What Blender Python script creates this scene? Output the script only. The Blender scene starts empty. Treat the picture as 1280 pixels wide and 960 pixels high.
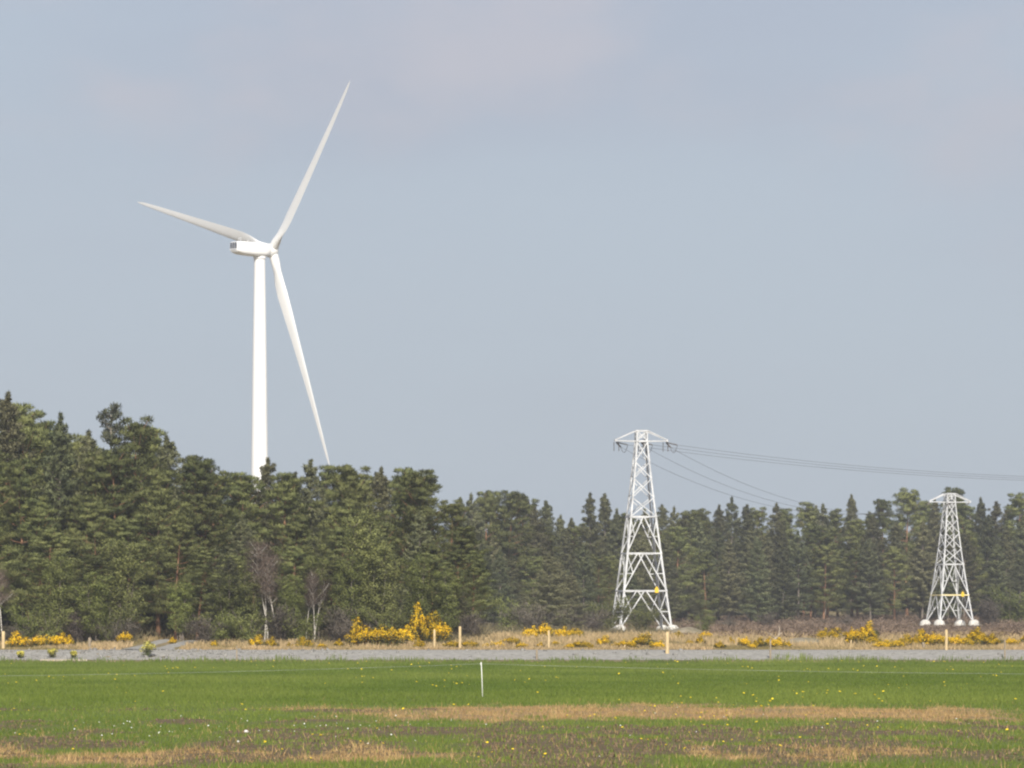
import bpy, math
import numpy as np

R = math.radians
scene = bpy.context.scene
COL = scene.collection
F_PX = 6000.0          # focal length in pixels of the 1280 px wide photograph
EYE = 1.7              # camera height above the field
HORIZON = 795.0        # image row of the horizon
rng = np.random.default_rng(11)


def wx(px, D):
    """world X of image column px at distance D"""
    return (px - 640.0) / F_PX * D


def wz(py, D):
    """world Z of image row py at distance D"""
    return EYE - (py - HORIZON) / F_PX * D


def ppx(X, D):
    return 640.0 + F_PX * X / D


# ------------------------------------------------------------------ noise
_lat = np.random.default_rng(5).random((256, 256))


def vnoise(x, y, seed=0):
    x = np.asarray(x, float) + seed * 17.31
    y = np.asarray(y, float) + seed * 9.77
    xi = np.floor(x).astype(int)
    yi = np.floor(y).astype(int)
    fx = x - xi
    fy = y - yi
    fx = fx * fx * (3 - 2 * fx)
    fy = fy * fy * (3 - 2 * fy)
    a = _lat[xi & 255, yi & 255]
    b = _lat[(xi + 1) & 255, yi & 255]
    c = _lat[xi & 255, (yi + 1) & 255]
    d = _lat[(xi + 1) & 255, (yi + 1) & 255]
    return (a * (1 - fx) + b * fx) * (1 - fy) + (c * (1 - fx) + d * fx) * fy


def fbm(x, y, seed=0, oct=3):
    s = 0
    amp = 0.5
    for k in range(oct):
        s = s + amp * vnoise(x * 2 ** k, y * 2 ** k, seed + k)
        amp *= 0.5
    return s / (1 - 0.5 ** oct)


def sstep(a, b, x):
    t = np.clip((np.asarray(x, float) - a) / (b - a), 0, 1)
    return t * t * (3 - 2 * t)


# ------------------------------------------------------------------ terrain
ROAD_Z = 0.76


def soil_mask(X, Y):
    """bare dark soil in the field, 0..1"""
    n = fbm(X / 1.1, Y / 4.5, 3, 3)
    edge = 0.405
    near = sstep(100, 84, Y) * sstep(55, 68, Y)          # worked ground nearer than the first dry strip
    right = sstep(-4.5, 0.5, X)
    w = near * (0.8 + 0.3 * right)
    row2 = np.exp(-((Y - 74.0) / 4.5) ** 2) * 1.0
    row3 = np.exp(-((Y - 110) / 2.5) ** 2) * sstep(1.5, -3.5, X) * 0.75
    row4 = np.exp(-((Y - 94) / 2.2) ** 2) * 0.55
    w = np.clip(np.maximum.reduce([w * 0.8, row2, row3, row4]), 0, 1)
    return sstep(edge - .04, edge + 0.16, n * (0.45 + 0.75 * w))


def dry_mask(X, Y):
    """cut straw coloured grass strips, 0..1"""
    n = (fbm(X / 0.9, Y / 5.0, 8, 4) - 0.5)
    xx = X + n * 3.0
    yy = Y + n * 15.0
    a = sstep(-4.4, -1.2, xx) * (1 - sstep(10.2, 11.8, xx)) * sstep(95, 99, yy + 1 * sstep(2, 10, X)) * (1 - sstep(114, 119, yy + 5 * sstep(3, 11, X) + 5 * sstep(-1, -4, X)))
    a2 = sstep(-6.2, -5.2, xx) * (1 - sstep(-1.0, 0.0, xx)) * np.exp(-((yy - 112.5) / 2.6) ** 2) * 0.9
    b = (1 - sstep(-1.3, -0.4, xx)) * sstep(63, 65, yy) * (1 - sstep(67.5, 69.5, yy + 0.35 * X)) * sstep(-8.5, -5.0, xx + 1.5)
    c = sstep(2.2, 3.2, xx) * (1 - sstep(5.6, 6.6, xx)) * sstep(65.5, 67.5, yy) * (1 - sstep(71, 74, yy))
    return np.clip(np.maximum.reduce([a, a2, b, c]), 0, 1)


def height(X, Y):
    X = np.asarray(X, float)
    Y = np.asarray(Y, float)
    z = np.interp(Y, [0, 306.5, 311.5, 313, 319, 321, 338, 548, 667, 700, 760, 900, 1600],
                  [0, 0.0, ROAD_Z - 0.08, ROAD_Z, ROAD_Z, 0.80, 1.28, 2.12, 3.02, 3.5, 4.4, 12.0, 20.0])
    fieldw = 1 - sstep(300, 306, Y)
    soil = soil_mask(X, Y)
    z = z + fieldw * ((fbm(X / 2.2, Y / 3.0, 1, 2) - 0.5) * 0.07 + soil * (vnoise(X / 0.45, Y / 0.8, 4)) * 0.06)
    beyond = sstep(321, 330, Y)
    flat = np.maximum(np.exp(-(((X - 14.5) / 8) ** 2 + ((Y - 530) / 60) ** 2)), np.exp(-(((X - 60.6) / 7) ** 2 + ((Y - 667) / 30) ** 2)))
    z = z + beyond * (1 - flat) * (fbm(X / 9, Y / 14, 2, 3) - 0.5) * 0.5
    face = sstep(306.5, 309, Y) * (1 - sstep(312, 313.5, Y))
    z = z + face * (fbm(X / 0.7, Y / 1.2, 6, 3) - 0.5) * np.interp(X, [-20, -8], [.20, .035])
    # ramp of the side track climbing into the wood
    rx = np.exp(-((X - (-24.2)) / 2.6) ** 2)
    z = z + rx * (np.interp(Y, [319, 322, 338, 350], [0, 0.06, 0.12, 0.0]) - beyond * (fbm(X / 9, Y / 14, 2, 3) - 0.5) * 0.5)
    # earth the nearer pylon stands on
    z = z + 0.15 * np.exp(-(((X - 17.5) / 5.0) ** 2 + ((Y - 538) / 12.0) ** 2))
    return z


def ht(X, Y):
    return float(height(np.array([X]), np.array([Y]))[0])


# ------------------------------------------------------------------ mesh helpers
def tag(o, label=None, cat=None, group=None, kind=None):
    if label:
        o["label"] = label
    if cat:
        o["category"] = cat
    if group:
        o["group"] = group
    if kind:
        o["kind"] = kind
    return o


def mesh_arrays(name, verts, quads, tint=None, mat=None, smooth=False, normals=None):
    """mesh from numpy vertices and quads (n,4) / triangles (n,3)"""
    me = bpy.data.meshes.new(name)
    verts = np.ascontiguousarray(verts, dtype=np.float32)
    quads = np.ascontiguousarray(quads, dtype=np.int32)
    k = quads.shape[1]
    me.vertices.add(len(verts))
    me.vertices.foreach_set("co", verts.ravel())
    me.loops.add(quads.size)
    me.loops.foreach_set("vertex_index", quads.ravel())
    me.polygons.add(len(quads))
    me.polygons.foreach_set("loop_start", np.arange(0, quads.size, k, dtype=np.int32))
    if tint is not None:
        at = me.attributes.new("tint", "FLOAT", "POINT")
        at.data.foreach_set("value", np.ascontiguousarray(tint, dtype=np.float32))
    me.update(calc_edges=True)
    me.validate()
    if smooth:
        me.polygons.foreach_set("use_smooth", np.ones(len(me.polygons), dtype=bool))
    if normals is not None:
        me.polygons.foreach_set("use_smooth", np.ones(len(me.polygons), dtype=bool))
        me.normals_split_custom_set_from_vertices(np.asarray(normals, dtype=np.float32).tolist())
    if mat:
        me.materials.append(mat)
    return me


class MB:
    """collects shapes into one mesh"""

    def __init__(self):
        self.v, self.f, self.m = [], [], []

    def add(self, verts, faces, mi=0):
        o = len(self.v)
        self.v += [tuple(map(float, p)) for p in verts]
        self.f += [tuple(i + o for i in f) for f in faces]
        self.m += [mi] * len(faces)

    def beam(self, p, q, w, d=None, mi=0, up=(0, 0, 1)):
        p = np.array(p, float)
        q = np.array(q, float)
        d = d or w
        ax = q - p
        ax /= np.linalg.norm(ax)
        u = np.array(up, float)
        if abs(ax @ u) > 0.97:
            u = np.array((0, 1, 0), float)
        s = np.cross(ax, u)
        s /= np.linalg.norm(s)
        t = np.cross(s, ax)
        vs = []
        for e in (p, q):
            for a, b in ((-1, -1), (1, -1), (1, 1), (-1, 1)):
                vs.append(e + s * a * w / 2 + t * b * d / 2)
        self.add(vs, [(3, 2, 1, 0), (4, 5, 6, 7), (0, 1, 5, 4), (1, 2, 6, 5), (2, 3, 7, 6), (3, 0, 4, 7)], mi)

    def tube(self, pts, rad, n=8, mi=0, caps=True):
        pts = np.asarray(pts, float)
        rad = np.broadcast_to(np.asarray(rad, float), (len(pts),))
        o = len(self.v)
        ref = np.array((0.31, 0.95, 0.05))
        for i, p in enumerate(pts):
            d = pts[min(i + 1, len(pts) - 1)] - pts[max(i - 1, 0)]
            d = d / (np.linalg.norm(d) + 1e-9)
            s = np.cross(d, ref)
            s /= np.linalg.norm(s) + 1e-9
            t = np.cross(d, s)
            for k in range(n):
                a = 2 * math.pi * k / n
                self.v.append(tuple(p + rad[i] * (s * math.cos(a) + t * math.sin(a))))
        for i in range(len(pts) - 1):
            for k in range(n):
                a = o + i * n + k
                b = o + i * n + (k + 1) % n
                self.f.append((a, b, b + n, a + n))
                self.m.append(mi)
        if caps:
            self.f.append(tuple(o + k for k in range(n))[::-1])
            self.f.append(tuple(o + (len(pts) - 1) * n + k for k in range(n)))
            self.m += [mi, mi]

    def loft(self, rings, mi=0, caps=True):
        o = len(self.v)
        n = len(rings[0])
        for r in rings:
            self.v += [tuple(map(float, p)) for p in r]
        for i in range(len(rings) - 1):
            for k in range(n):
                a = o + i * n + k
                b = o + i * n + (k + 1) % n
                self.f.append((a, b, b + n, a + n))
                self.m.append(mi)
        if caps:
            self.f.append(tuple(o + k for k in range(n))[::-1])
            self.f.append(tuple(o + (len(rings) - 1) * n + k for k in range(n)))
            self.m += [mi, mi]

    def mesh(self, name, mats, smooth=False):
        me = bpy.data.meshes.new(name)
        me.from_pydata(self.v, [], self.f)
        mats = mats if isinstance(mats, (list, tuple)) else [mats]
        for m in mats:
            me.materials.append(m)
        if len(mats) > 1:
            me.polygons.foreach_set("material_index", self.m)
        if smooth:
            me.polygons.foreach_set("use_smooth", np.ones(len(me.polygons), dtype=bool))
        me.update()
        import bmesh
        bm = bmesh.new()
        bm.from_mesh(me)
        bmesh.ops.recalc_face_normals(bm, faces=bm.faces)
        bm.to_mesh(me)
        bm.free()
        return me

    def build(self, name, mats, parent=None, smooth=False):
        return obj(name, self.mesh(name, mats, smooth), parent)


def obj(name, me, parent=None):
    o = bpy.data.objects.new(name, me)
    COL.objects.link(o)
    if parent is not None:
        o.parent = parent
    return o


def empty(name, loc=(0, 0, 0), rz=0.0):
    o = bpy.data.objects.new(name, None)
    COL.objects.link(o)
    o.location = loc
    o.rotation_euler = (0, 0, rz)
    o.empty_display_size = 0.5
    return o


def copy_tree(o, parent=None):
    c = o.copy()
    COL.objects.link(c)
    c.parent = parent
    for ch in list(o.children):
        copy_tree(ch, c)
    return c


def autosmooth(me, ang=40):
    me.polygons.foreach_set("use_smooth", np.ones(len(me.polygons), dtype=bool))
    try:
        me.set_sharp_from_angle(angle=R(ang))
    except Exception:
        pass


# ------------------------------------------------------------------ materials
def new_mat(name):
    m = bpy.data.materials.new(name)
    m.use_nodes = True
    nt = m.node_tree
    nt.nodes.clear()
    out = nt.nodes.new("ShaderNodeOutputMaterial")
    return m, nt, out


def nd(nt, t, **kw):
    n = nt.nodes.new(t)
    for k, v in kw.items():
        if k.startswith("i_"):
            n.inputs[k[2:].replace("_", " ")].default_value = v
        else:
            setattr(n, k, v)
    return n


def mixc(nt, fac, a, b, blend="MIX"):
    n = nt.nodes.new("ShaderNodeMix")
    n.data_type = "RGBA"
    n.blend_type = blend
    for sock, v in ((n.inputs[0], fac), (n.inputs[6], a), (n.inputs[7], b)):
        if hasattr(v, "is_output"):
            nt.links.new(v, sock)
        else:
            sock.default_value = v if not isinstance(v, tuple) else (*v, 1.0)[:4]
    return n.outputs[2]


def math_n(nt, op, a, b=0.5, clamp=False):
    n = nt.nodes.new("ShaderNodeMath")
    n.operation = op
    n.use_clamp = clamp
    for sock, v in ((n.inputs[0], a), (n.inputs[1], b)):
        if hasattr(v, "is_output"):
            nt.links.new(v, sock)
        else:
            sock.default_value = v
    return n.outputs[0]


def foliage_mat(name, ca, cb, trans=0.25, hue_var=0.5, cc=None, rough=0.65):
    """needles and leaves: colour runs from ca to cb with the clump's tint, each plant drifting towards cc"""
    m, nt, out = new_mat(name)
    at = nd(nt, "ShaderNodeAttribute", attribute_name="tint")
    col = mixc(nt, at.outputs["Fac"], ca, cb)
    oi = nd(nt, "ShaderNodeObjectInfo")
    if cc:
        f = math_n(nt, "MULTIPLY", oi.outputs["Random"], hue_var)
        col = mixc(nt, f, col, cc)
        # some plants are naturally darker than others
        v = nd(nt, "ShaderNodeMapRange")
        nt.links.new(math_n(nt, "FRACT", math_n(nt, "MULTIPLY", oi.outputs["Random"], 7.31), 0), v.inputs[0])
        v.inputs[3].default_value = 0.72
        v.inputs[4].default_value = 1.42
        col = mixc(nt, 1.0, col, v.outputs[0], "MULTIPLY")
    geo = nd(nt, "ShaderNodeNewGeometry")
    f2 = nd(nt, "ShaderNodeMapRange")
    nt.links.new(geo.outputs["Random Per Island"], f2.inputs[0])
    f2.inputs[3].default_value = 0.84
    f2.inputs[4].default_value = 1.16
    col = mixc(nt, 1.0, col, f2.outputs[0], "MULTIPLY")
    p = nd(nt, "ShaderNodeBsdfPrincipled")
    p.inputs["Roughness"].default_value = rough
    p.inputs["Specular IOR Level"].default_value = 0.1
    nt.links.new(col, p.inputs["Base Color"])
    t = nd(nt, "ShaderNodeBsdfTranslucent")
    nt.links.new(col, t.inputs["Color"])
    mx = nd(nt, "ShaderNodeMixShader")
    mx.inputs[0].default_value = trans
    nt.links.new(p.outputs[0], mx.inputs[1])
    nt.links.new(t.outputs[0], mx.inputs[2])
    nt.links.new(mx.outputs[0], out.inputs[0])
    return m


def surf_mat(name, ca, cb=None, scale=3.0, rough=0.7, spec=0.3, bump=0.0, metal=0.0, stretch=(1, 1, 1), detail=4.0, lo=0.35, hi=0.65):
    m, nt, out = new_mat(name)
    p = nd(nt, "ShaderNodeBsdfPrincipled")
    p.inputs["Roughness"].default_value = rough
    p.inputs["Specular IOR Level"].default_value = spec
    p.inputs["Metallic"].default_value = metal
    p.inputs["Base Color"].default_value = (*ca, 1)
    if cb:
        tc = nd(nt, "ShaderNodeTexCoord")
        mp = nd(nt, "ShaderNodeMapping")
        mp.inputs["Scale"].default_value = stretch
        nt.links.new(tc.outputs["Object"], mp.inputs[0])
        nz = nd(nt, "ShaderNodeTexNoise")
        nz.inputs["Scale"].default_value = scale
        nz.inputs["Detail"].default_value = detail
        nt.links.new(mp.outputs[0], nz.inputs["Vector"])
        mr = nd(nt, "ShaderNodeMapRange")
        mr.inputs[1].default_value = lo
        mr.inputs[2].default_value = hi
        nt.links.new(nz.outputs["Fac"], mr.inputs[0])
        nt.links.new(mixc(nt, mr.outputs[0], ca, cb), p.inputs["Base Color"])
        if bump:
            bp = nd(nt, "ShaderNodeBump")
            bp.inputs["Strength"].default_value = bump
            bp.inputs["Distance"].default_value = 0.05
            nt.links.new(nz.outputs["Fac"], bp.inputs["Height"])
            nt.links.new(bp.outputs[0], p.inputs["Normal"])
    nt.links.new(p.outputs[0], out.inputs[0])
    return m


M = {}
M["pine"] = foliage_mat("pine_needles", (0.106, 0.130, 0.052), (0.218, 0.232, 0.084), 0.3, 0.75, (0.185, 0.190, 0.072))
M["spruce"] = foliage_mat("spruce_needles", (0.108, 0.134, 0.074), (0.190, 0.206, 0.098), 0.28, 0.75, (0.205, 0.188, 0.104))
M["young_leaf"] = foliage_mat("young_leaves", (0.150, 0.180, 0.050), (0.25, 0.275, 0.085), 0.35, 0.4, (0.19, 0.175, 0.085))
M["twig"] = foliage_mat("bare_twigs", (0.105, 0.085, 0.075), (0.165, 0.135, 0.110), 0.05, 0.5, (0.120, 0.115, 0.080))
M["purple_twig"] = foliage_mat("purple_birch_twigs", (0.165, 0.122, 0.100), (0.215, 0.168, 0.130), 0.05, 0.2, (0.12, 0.10, 0.09))
M["bark_pine"] = surf_mat("pine_bark", (0.15, 0.085, 0.055), (0.30, 0.17, 0.10), 4, 0.9, 0.1, 0.4, stretch=(1, 1, 0.4))
M["bark_grey"] = surf_mat("grey_bark", (0.11, 0.095, 0.080), (0.22, 0.19, 0.16), 4, 0.9, 0.1, 0.4, stretch=(1, 1, 0.4))
M["bark_birch"] = surf_mat("birch_bark", (0.55, 0.52, 0.46), (0.16, 0.13, 0.11), 3, 0.8, 0.2, 0.2, stretch=(1, 1, 2.0), lo=0.55, hi=0.7)
M["bark_pale"] = surf_mat("pale_bark", (0.36, 0.33, 0.27), (0.22, 0.18, 0.14), 3, 0.9, 0.1, 0.2)
M["gorse_green"] = foliage_mat("gorse_spines", (0.075, 0.090, 0.030), (0.150, 0.150, 0.050), 0.15, 0.4, (0.12, 0.10, 0.05))
M["gorse_yellow"] = foliage_mat("gorse_flowers", (0.80, 0.49, 0.008), (0.85, 0.58, 0.02), 0.25, 0.2, (0.68, 0.48, 0.05))
M["bramble"] = foliage_mat("bramble_stems", (0.135, 0.096, 0.072), (0.205, 0.150, 0.105), 0.05)
M["grass"] = foliage_mat("grass_blades", (0.108, 0.158, 0.026), (0.200, 0.245, 0.052), 0.35)
M["straw"] = foliage_mat("straw_blades", (0.30, 0.185, 0.075), (0.52, 0.365, 0.17), 0.25)
M["rough"] = foliage_mat("rough_grass_blades", (0.24, 0.195, 0.085), (0.54, 0.40, 0.225), 0.25)
M["turbine"] = surf_mat("turbine_white_paint", (0.80, 0.80, 0.79), (0.76, 0.765, 0.76), 0.25, 0.38, 0.45, lo=0.3, hi=0.7)
M["dark_grille"] = surf_mat("dark_louvre", (0.05, 0.06, 0.09), None, rough=0.6)
M["galv"] = surf_mat("galvanised_steel", (0.62, 0.63, 0.635), (0.42, 0.43, 0.44), 0.9, 0.5, 0.4)
M["concrete"] = surf_mat("concrete", (0.60, 0.585, 0.54), (0.46, 0.44, 0.40), 3, 0.9, 0.2, 0.3)
M["yellow"] = surf_mat("yellow_sign_paint", (0.75, 0.50, 0.03), None, rough=0.5)
M["black"] = surf_mat("black_paint", (0.02, 0.02, 0.02), None, rough=0.5)
M["insulator"] = surf_mat("brown_porcelain", (0.13, 0.115, 0.105), None, rough=0.25, spec=0.5)
M["cable"] = surf_mat("weathered_conductor", (0.10, 0.10, 0.11), None, rough=0.6)
M["post"] = surf_mat("new_timber", (0.60, 0.47, 0.27), (0.48, 0.36, 0.19), 5, 0.85, 0.15, 0.2, stretch=(3, 3, 0.5))
M["post_old"] = surf_mat("weathered_timber", (0.34, 0.28, 0.20), (0.22, 0.18, 0.13), 5, 0.9, 0.1, 0.2, stretch=(3, 3, 0.5))
M["plastic"] = surf_mat("white_plastic", (0.78, 0.78, 0.75), None, rough=0.4)
M["deadwood"] = surf_mat("bleached_deadwood", (0.50, 0.43, 0.34), (0.34, 0.28, 0.22), 5, 0.9, 0.1)
M["stone"] = surf_mat("rubble_stone", (0.27, 0.26, 0.24), (0.16, 0.155, 0.145), 2.0, 0.9, 0.2, 0.3)
M["clod"] = surf_mat("turned_soil", (0.10, 0.074, 0.045), (0.165, 0.125, 0.078), 3.0, 0.95, 0.1, 0.3)
M["whitestone"] = surf_mat("white_stone", (0.72, 0.70, 0.66), (0.55, 0.53, 0.5), 8, 0.9, 0.1)
M["dandelion"] = surf_mat("dandelion_yellow", (0.80, 0.60, 0.02), None, rough=0.7)
M["daisy"] = surf_mat("daisy_white", (0.80, 0.80, 0.76), None, rough=0.7)
M["stem"] = surf_mat("flower_stem", (0.09, 0.12, 0.04), None, rough=0.7)
M["earth"] = surf_mat("dry_earth", (0.26, 0.225, 0.17), (0.17, 0.15, 0.10), 1.2, 0.95, 0.1, 0.5)


def ground_material():
    m, nt, out = new_mat("field_ground")
    p = nd(nt, "ShaderNodeBsdfPrincipled")
    p.inputs["Roughness"].default_value = 0.95
    p.inputs["Specular IOR Level"].default_value = 0.1
    tc = nd(nt, "ShaderNodeTexCoord")
    soil = nd(nt, "ShaderNodeAttribute", attribute_name="soil").outputs["Fac"]
    dry = nd(nt, "ShaderNodeAttribute", attribute_name="dry").outputs["Fac"]
    heath = nd(nt, "ShaderNodeAttribute", attribute_name="heath").outputs["Fac"]

    def noise(scale, detail=4, st=(1, 1, 1)):
        mp = nd(nt, "ShaderNodeMapping")
        mp.inputs["Scale"].default_value = st
        nt.links.new(tc.outputs["Object"], mp.inputs[0])
        n = nd(nt, "ShaderNodeTexNoise")
        n.inputs["Scale"].default_value = scale
        n.inputs["Detail"].default_value = detail
        nt.links.new(mp.outputs[0], n.inputs["Vector"])
        mr = nd(nt, "ShaderNodeMapRange")
        mr.inputs[1].default_value = 0.35
        mr.inputs[2].default_value = 0.65
        nt.links.new(n.outputs["Fac"], mr.inputs[0])
        return mr.outputs[0], n.outputs["Fac"]

    n1, r1 = noise(0.6, 5)
    n2, r2 = noise(6.0, 4)
    n3, r3 = noise(0.08, 3, (1, 0.5, 1))
    g = mixc(nt, n1, (0.080, 0.115, 0.022), (0.135, 0.165, 0.040))
    g = mixc(nt, n3, g, (0.110, 0.155, 0.030))
    s = mixc(nt, n2, (0.085, 0.064, 0.038), (0.155, 0.118, 0.072))
    d = mixc(nt, n2, (0.15, 0.105, 0.055), (0.36, 0.25, 0.125))
    h = mixc(nt, n1, (0.15, 0.13, 0.065), (0.26, 0.20, 0.115))
    c = mixc(nt, heath, g, h)
    c = mixc(nt, dry, c, d)
    c = mixc(nt, soil, c, s)
    nt.links.new(c, p.inputs["Base Color"])
    bp = nd(nt, "ShaderNodeBump")
    bp.inputs["Strength"].default_value = 0.5
    bp.inputs["Distance"].default_value = 0.05
    nt.links.new(r2, bp.inputs["Height"])
    nt.links.new(bp.outputs[0], p.inputs["Normal"])
    nt.links.new(p.outputs[0], out.inputs[0])
    return m


M["ground"] = ground_material()
M["gravel"] = surf_mat("road_gravel", (0.235, 0.226, 0.204), (0.325, 0.312, 0.282), 3.0, 0.95, 0.15, 0.25, detail=8, lo=0.38, hi=0.62)

# ------------------------------------------------------------------ ground sheets
xs = np.concatenate([np.linspace(-520, -60, 24)[:-1], np.arange(-60, 60.01, 0.7), np.linspace(60, 520, 24)[1:]])
ys = np.concatenate([np.linspace(-30, 30, 13)[:-1], np.arange(30, 350, 0.5), np.linspace(350, 1600, 90)])


def grid_mesh(name, xs, ys, dz, mat, attrs=True):
    X, Y = np.meshgrid(xs, ys)
    Z = height(X, Y) + dz
    v = np.stack([X, Y, Z], -1).reshape(-1, 3)
    nx, ny = len(xs), len(ys)
    i = (np.arange(ny - 1)[:, None] * nx + np.arange(nx - 1)[None, :]).ravel()
    q = np.stack([i, i + 1, i + nx + 1, i + nx], -1)
    me = mesh_arrays(name, v, q, None, mat, True)
    if attrs:
        fx, fy = X.ravel(), Y.ravel()
        for nm, val in (("soil", soil_mask(fx, fy) * (fy < 303)), ("dry", dry_mask(fx, fy)),
                        ("heath", sstep(304.5, 306.5, fy + (vnoise(fx / 2, fy / 2, 3) - .5)))):
            a = me.attributes.new(nm, "FLOAT", "POINT")
            a.data.foreach_set("value", np.ascontiguousarray(val, dtype=np.float32))
    return me


tag(obj("field", grid_mesh("field", xs, ys, 0, M["ground"])), "flat green field rising gently to the woods", "field", kind="structure")
rd = grid_mesh("gravel_road", np.arange(-80, 80.01, 0.4), np.linspace(307.6, 319.4, 40), 0.02, M["gravel"], False)
tag(obj("gravel_road", rd), "pale grey gravel road on a low rubble bank beyond the field", "road", kind="structure")


def rut(cx0, cx1):
    yy = np.linspace(318.6, 346, 50)
    rows = []
    for k, y in enumerate(yy):
        c = np.interp(y, [318.6, 346], [cx0, cx1])
        w = 0.66 + 0.35 * (vnoise(y / 1.3, cx0) - .5) + 0.5 * max(0, 1 - (y - 318.6) / 5)
        for j in np.linspace(-1, 1, 7):
            x = c + j * w
            rows.append((x, y, ht(x, y) - 0.03 + 0.11 * (1 - j * j) + .03 * (vnoise(x / .4, y / .7, 7) - .5)))
    n = 7
    i = (np.arange(49)[:, None] * n + np.arange(n - 1)[None, :]).ravel()
    return np.array(rows), np.stack([i, i + 1, i + n + 1, i + n], -1)


va, qa = rut(-25.3, -24.1)
vb, qb = rut(-23.5, -22.2)
tag(obj("side_track", mesh_arrays("side_track", np.concatenate([va, vb]), np.concatenate([qa, qb + len(va)]), None, M["gravel"], True)),
    "two pale gravel wheel tracks climbing off the road into the wood", "track", kind="structure")


# ------------------------------------------------------------------ blades of grass and other stuff
def blades(rng, base, hgt, wid, lean=0.35, segs=1):
    """one tapering quad per blade"""
    n = len(base)
    a = rng.uniform(0, 2 * np.pi, n)
    side = np.stack([np.cos(a), np.sin(a), np.zeros(n)], -1)
    # turn most blades broadside enough to be seen from any side
    b = rng.uniform(0, 2 * np.pi, n)
    ln = np.stack([np.cos(b), np.sin(b), np.zeros(n)], -1) * (rng.random(n) ** 0.7 * lean * hgt)[:, None]
    tip = base + ln + np.array([0, 0, 1]) * hgt[:, None]
    w = (wid / 2)[:, None]
    v = np.stack([base - side * w, base + side * w, tip + side * w * 0.25, tip - side * w * 0.25], 1).reshape(-1, 3)
    q = np.arange(n * 4).reshape(-1, 4)
    return v, q


def field_points(rng, n, y0, y1, power, spread=0.122, extra=2.0):
    """points in the wedge the camera and its neighbours look at, denser towards the camera"""
    u = rng.random(n)
    if power == 1:
        Y = y0 * (y1 / y0) ** u
    else:
        e = 1 - power
        Y = (y0 ** e + u * (y1 ** e - y0 ** e)) ** (1 / e)
    X = rng.uniform(-1, 1, n) * (spread * Y + extra)
    return X, Y


X, Y = field_points(rng, 520000, 56, 309.5, 0.6)
sm, dm = soil_mask(X, Y), dry_mask(X, Y)
patch = fbm(X / 6, Y / 18, 21, 3)
keep = rng.random(len(X)) > np.maximum(sm * 0.72, np.clip(dm * 1.05, 0, 0.93))
keep &= Y < 305.6 + 4.2 * fbm(X / 1.6, Y / 30, 55, 3)
# worn, thinner sward nearer than the lush band
lush = sstep(112, 126, Y)
keep &= rng.random(len(X)) < (0.5 + 0.5 * lush)
X, Y, patch, lush = X[keep], Y[keep], patch[keep], lush[keep]
base = np.stack([X, Y, height(X, Y) - 0.01], -1)
hg = (0.035 + 0.035 * rng.random(len(X))) * (0.75 + 0.7 * patch) * (1 + 0.35 * lush)
edge = sstep(299, 305, Y)
hg = hg * (1 + edge * 4.0 * vnoise(X / 0.8, Y / 4, 31))
wd = 0.006 + 0.00012 * Y + 0.006 * rng.random(len(X))
v, q = blades(rng, base, hg, wd)
tint = np.clip((patch - 0.5) * 1.6 + 0.42 + rng.normal(0, 0.22, len(X)) - 0.06 * (1 - lush), 0, 1)
tag(obj("field_grass", mesh_arrays("field_grass", v, q, np.repeat(tint, 4), M["grass"])), "short green pasture grass over the whole field", "grass", kind="stuff")

# straw coloured strips
X, Y = field_points(rng, 420000, 60, 126, 0.3)
dm = dry_mask(X, Y)
keep = rng.random(len(X)) < dm * (0.22 + 0.78 * sstep(.36, .60, fbm(X / .8, Y / 2.5, 44, 3))) + 0.016 + 0.045 * sstep(100, 88, Y)
X, Y = X[keep], Y[keep]
base = np.stack([X, Y, height(X, Y) - 0.01], -1)
cl = vnoise(X / 0.25, Y / 0.6, 40)
hg = (0.012 + 0.035 * rng.random(len(X)) + 0.10 * rng.random(len(X)) ** 8) * (0.4 + 1.1 * cl)
v, q = blades(rng, base, hg, 0.008 + 0.006 * rng.random(len(X)), 0.9)
tag(obj("dry_grass", mesh_arrays("dry_grass", v, q, np.repeat(np.clip(cl * 0.7 + rng.normal(0.15, 0.25, len(X)), 0, 1), 4), M["straw"])),
    "strips of cut straw coloured grass lying across the near field", "dry grass", kind="stuff")


def rocks(rng, base, size, flat=0.6, mat=None, name="rocks"):
    """small eight-cornered stones"""
    cube = np.array([(-1, -1, -1), (1, -1, -1), (1, 1, -1), (-1, 1, -1), (-.7, -.7, 1), (.7, -.7, 1), (.7, .7, 1), (-.7, .7, 1)], float) * 0.5
    fq = np.array([(0, 3, 2, 1), (4, 5, 6, 7), (0, 1, 5, 4), (1, 2, 6, 5), (2, 3, 7, 6), (3, 0, 4, 7)])
    n = len(base)
    a = rng.uniform(0, 2 * np.pi, n)
    p = cube[None] * (1 + rng.uniform(-.35, .35, (n, 8, 3)))
    p = p * np.stack([size, size * rng.uniform(.6, 1, n), size * flat], -1)[:, None, :]
    tl = rng.normal(0, .35, (n, 1))
    x = p[..., 0] * np.cos(a)[:, None] - p[..., 1] * np.sin(a)[:, None]
    y = p[..., 0] * np.sin(a)[:, None] + p[..., 1] * np.cos(a)[:, None]
    z = p[..., 2] + x * tl
    v = np.stack([x, y, z], -1) + base[:, None, :]
    q = (fq[None] + 8 * np.arange(n)[:, None, None]).reshape(-1, 4)
    return mesh_arrays(name, v.reshape(-1, 3), q, None, mat)


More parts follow.
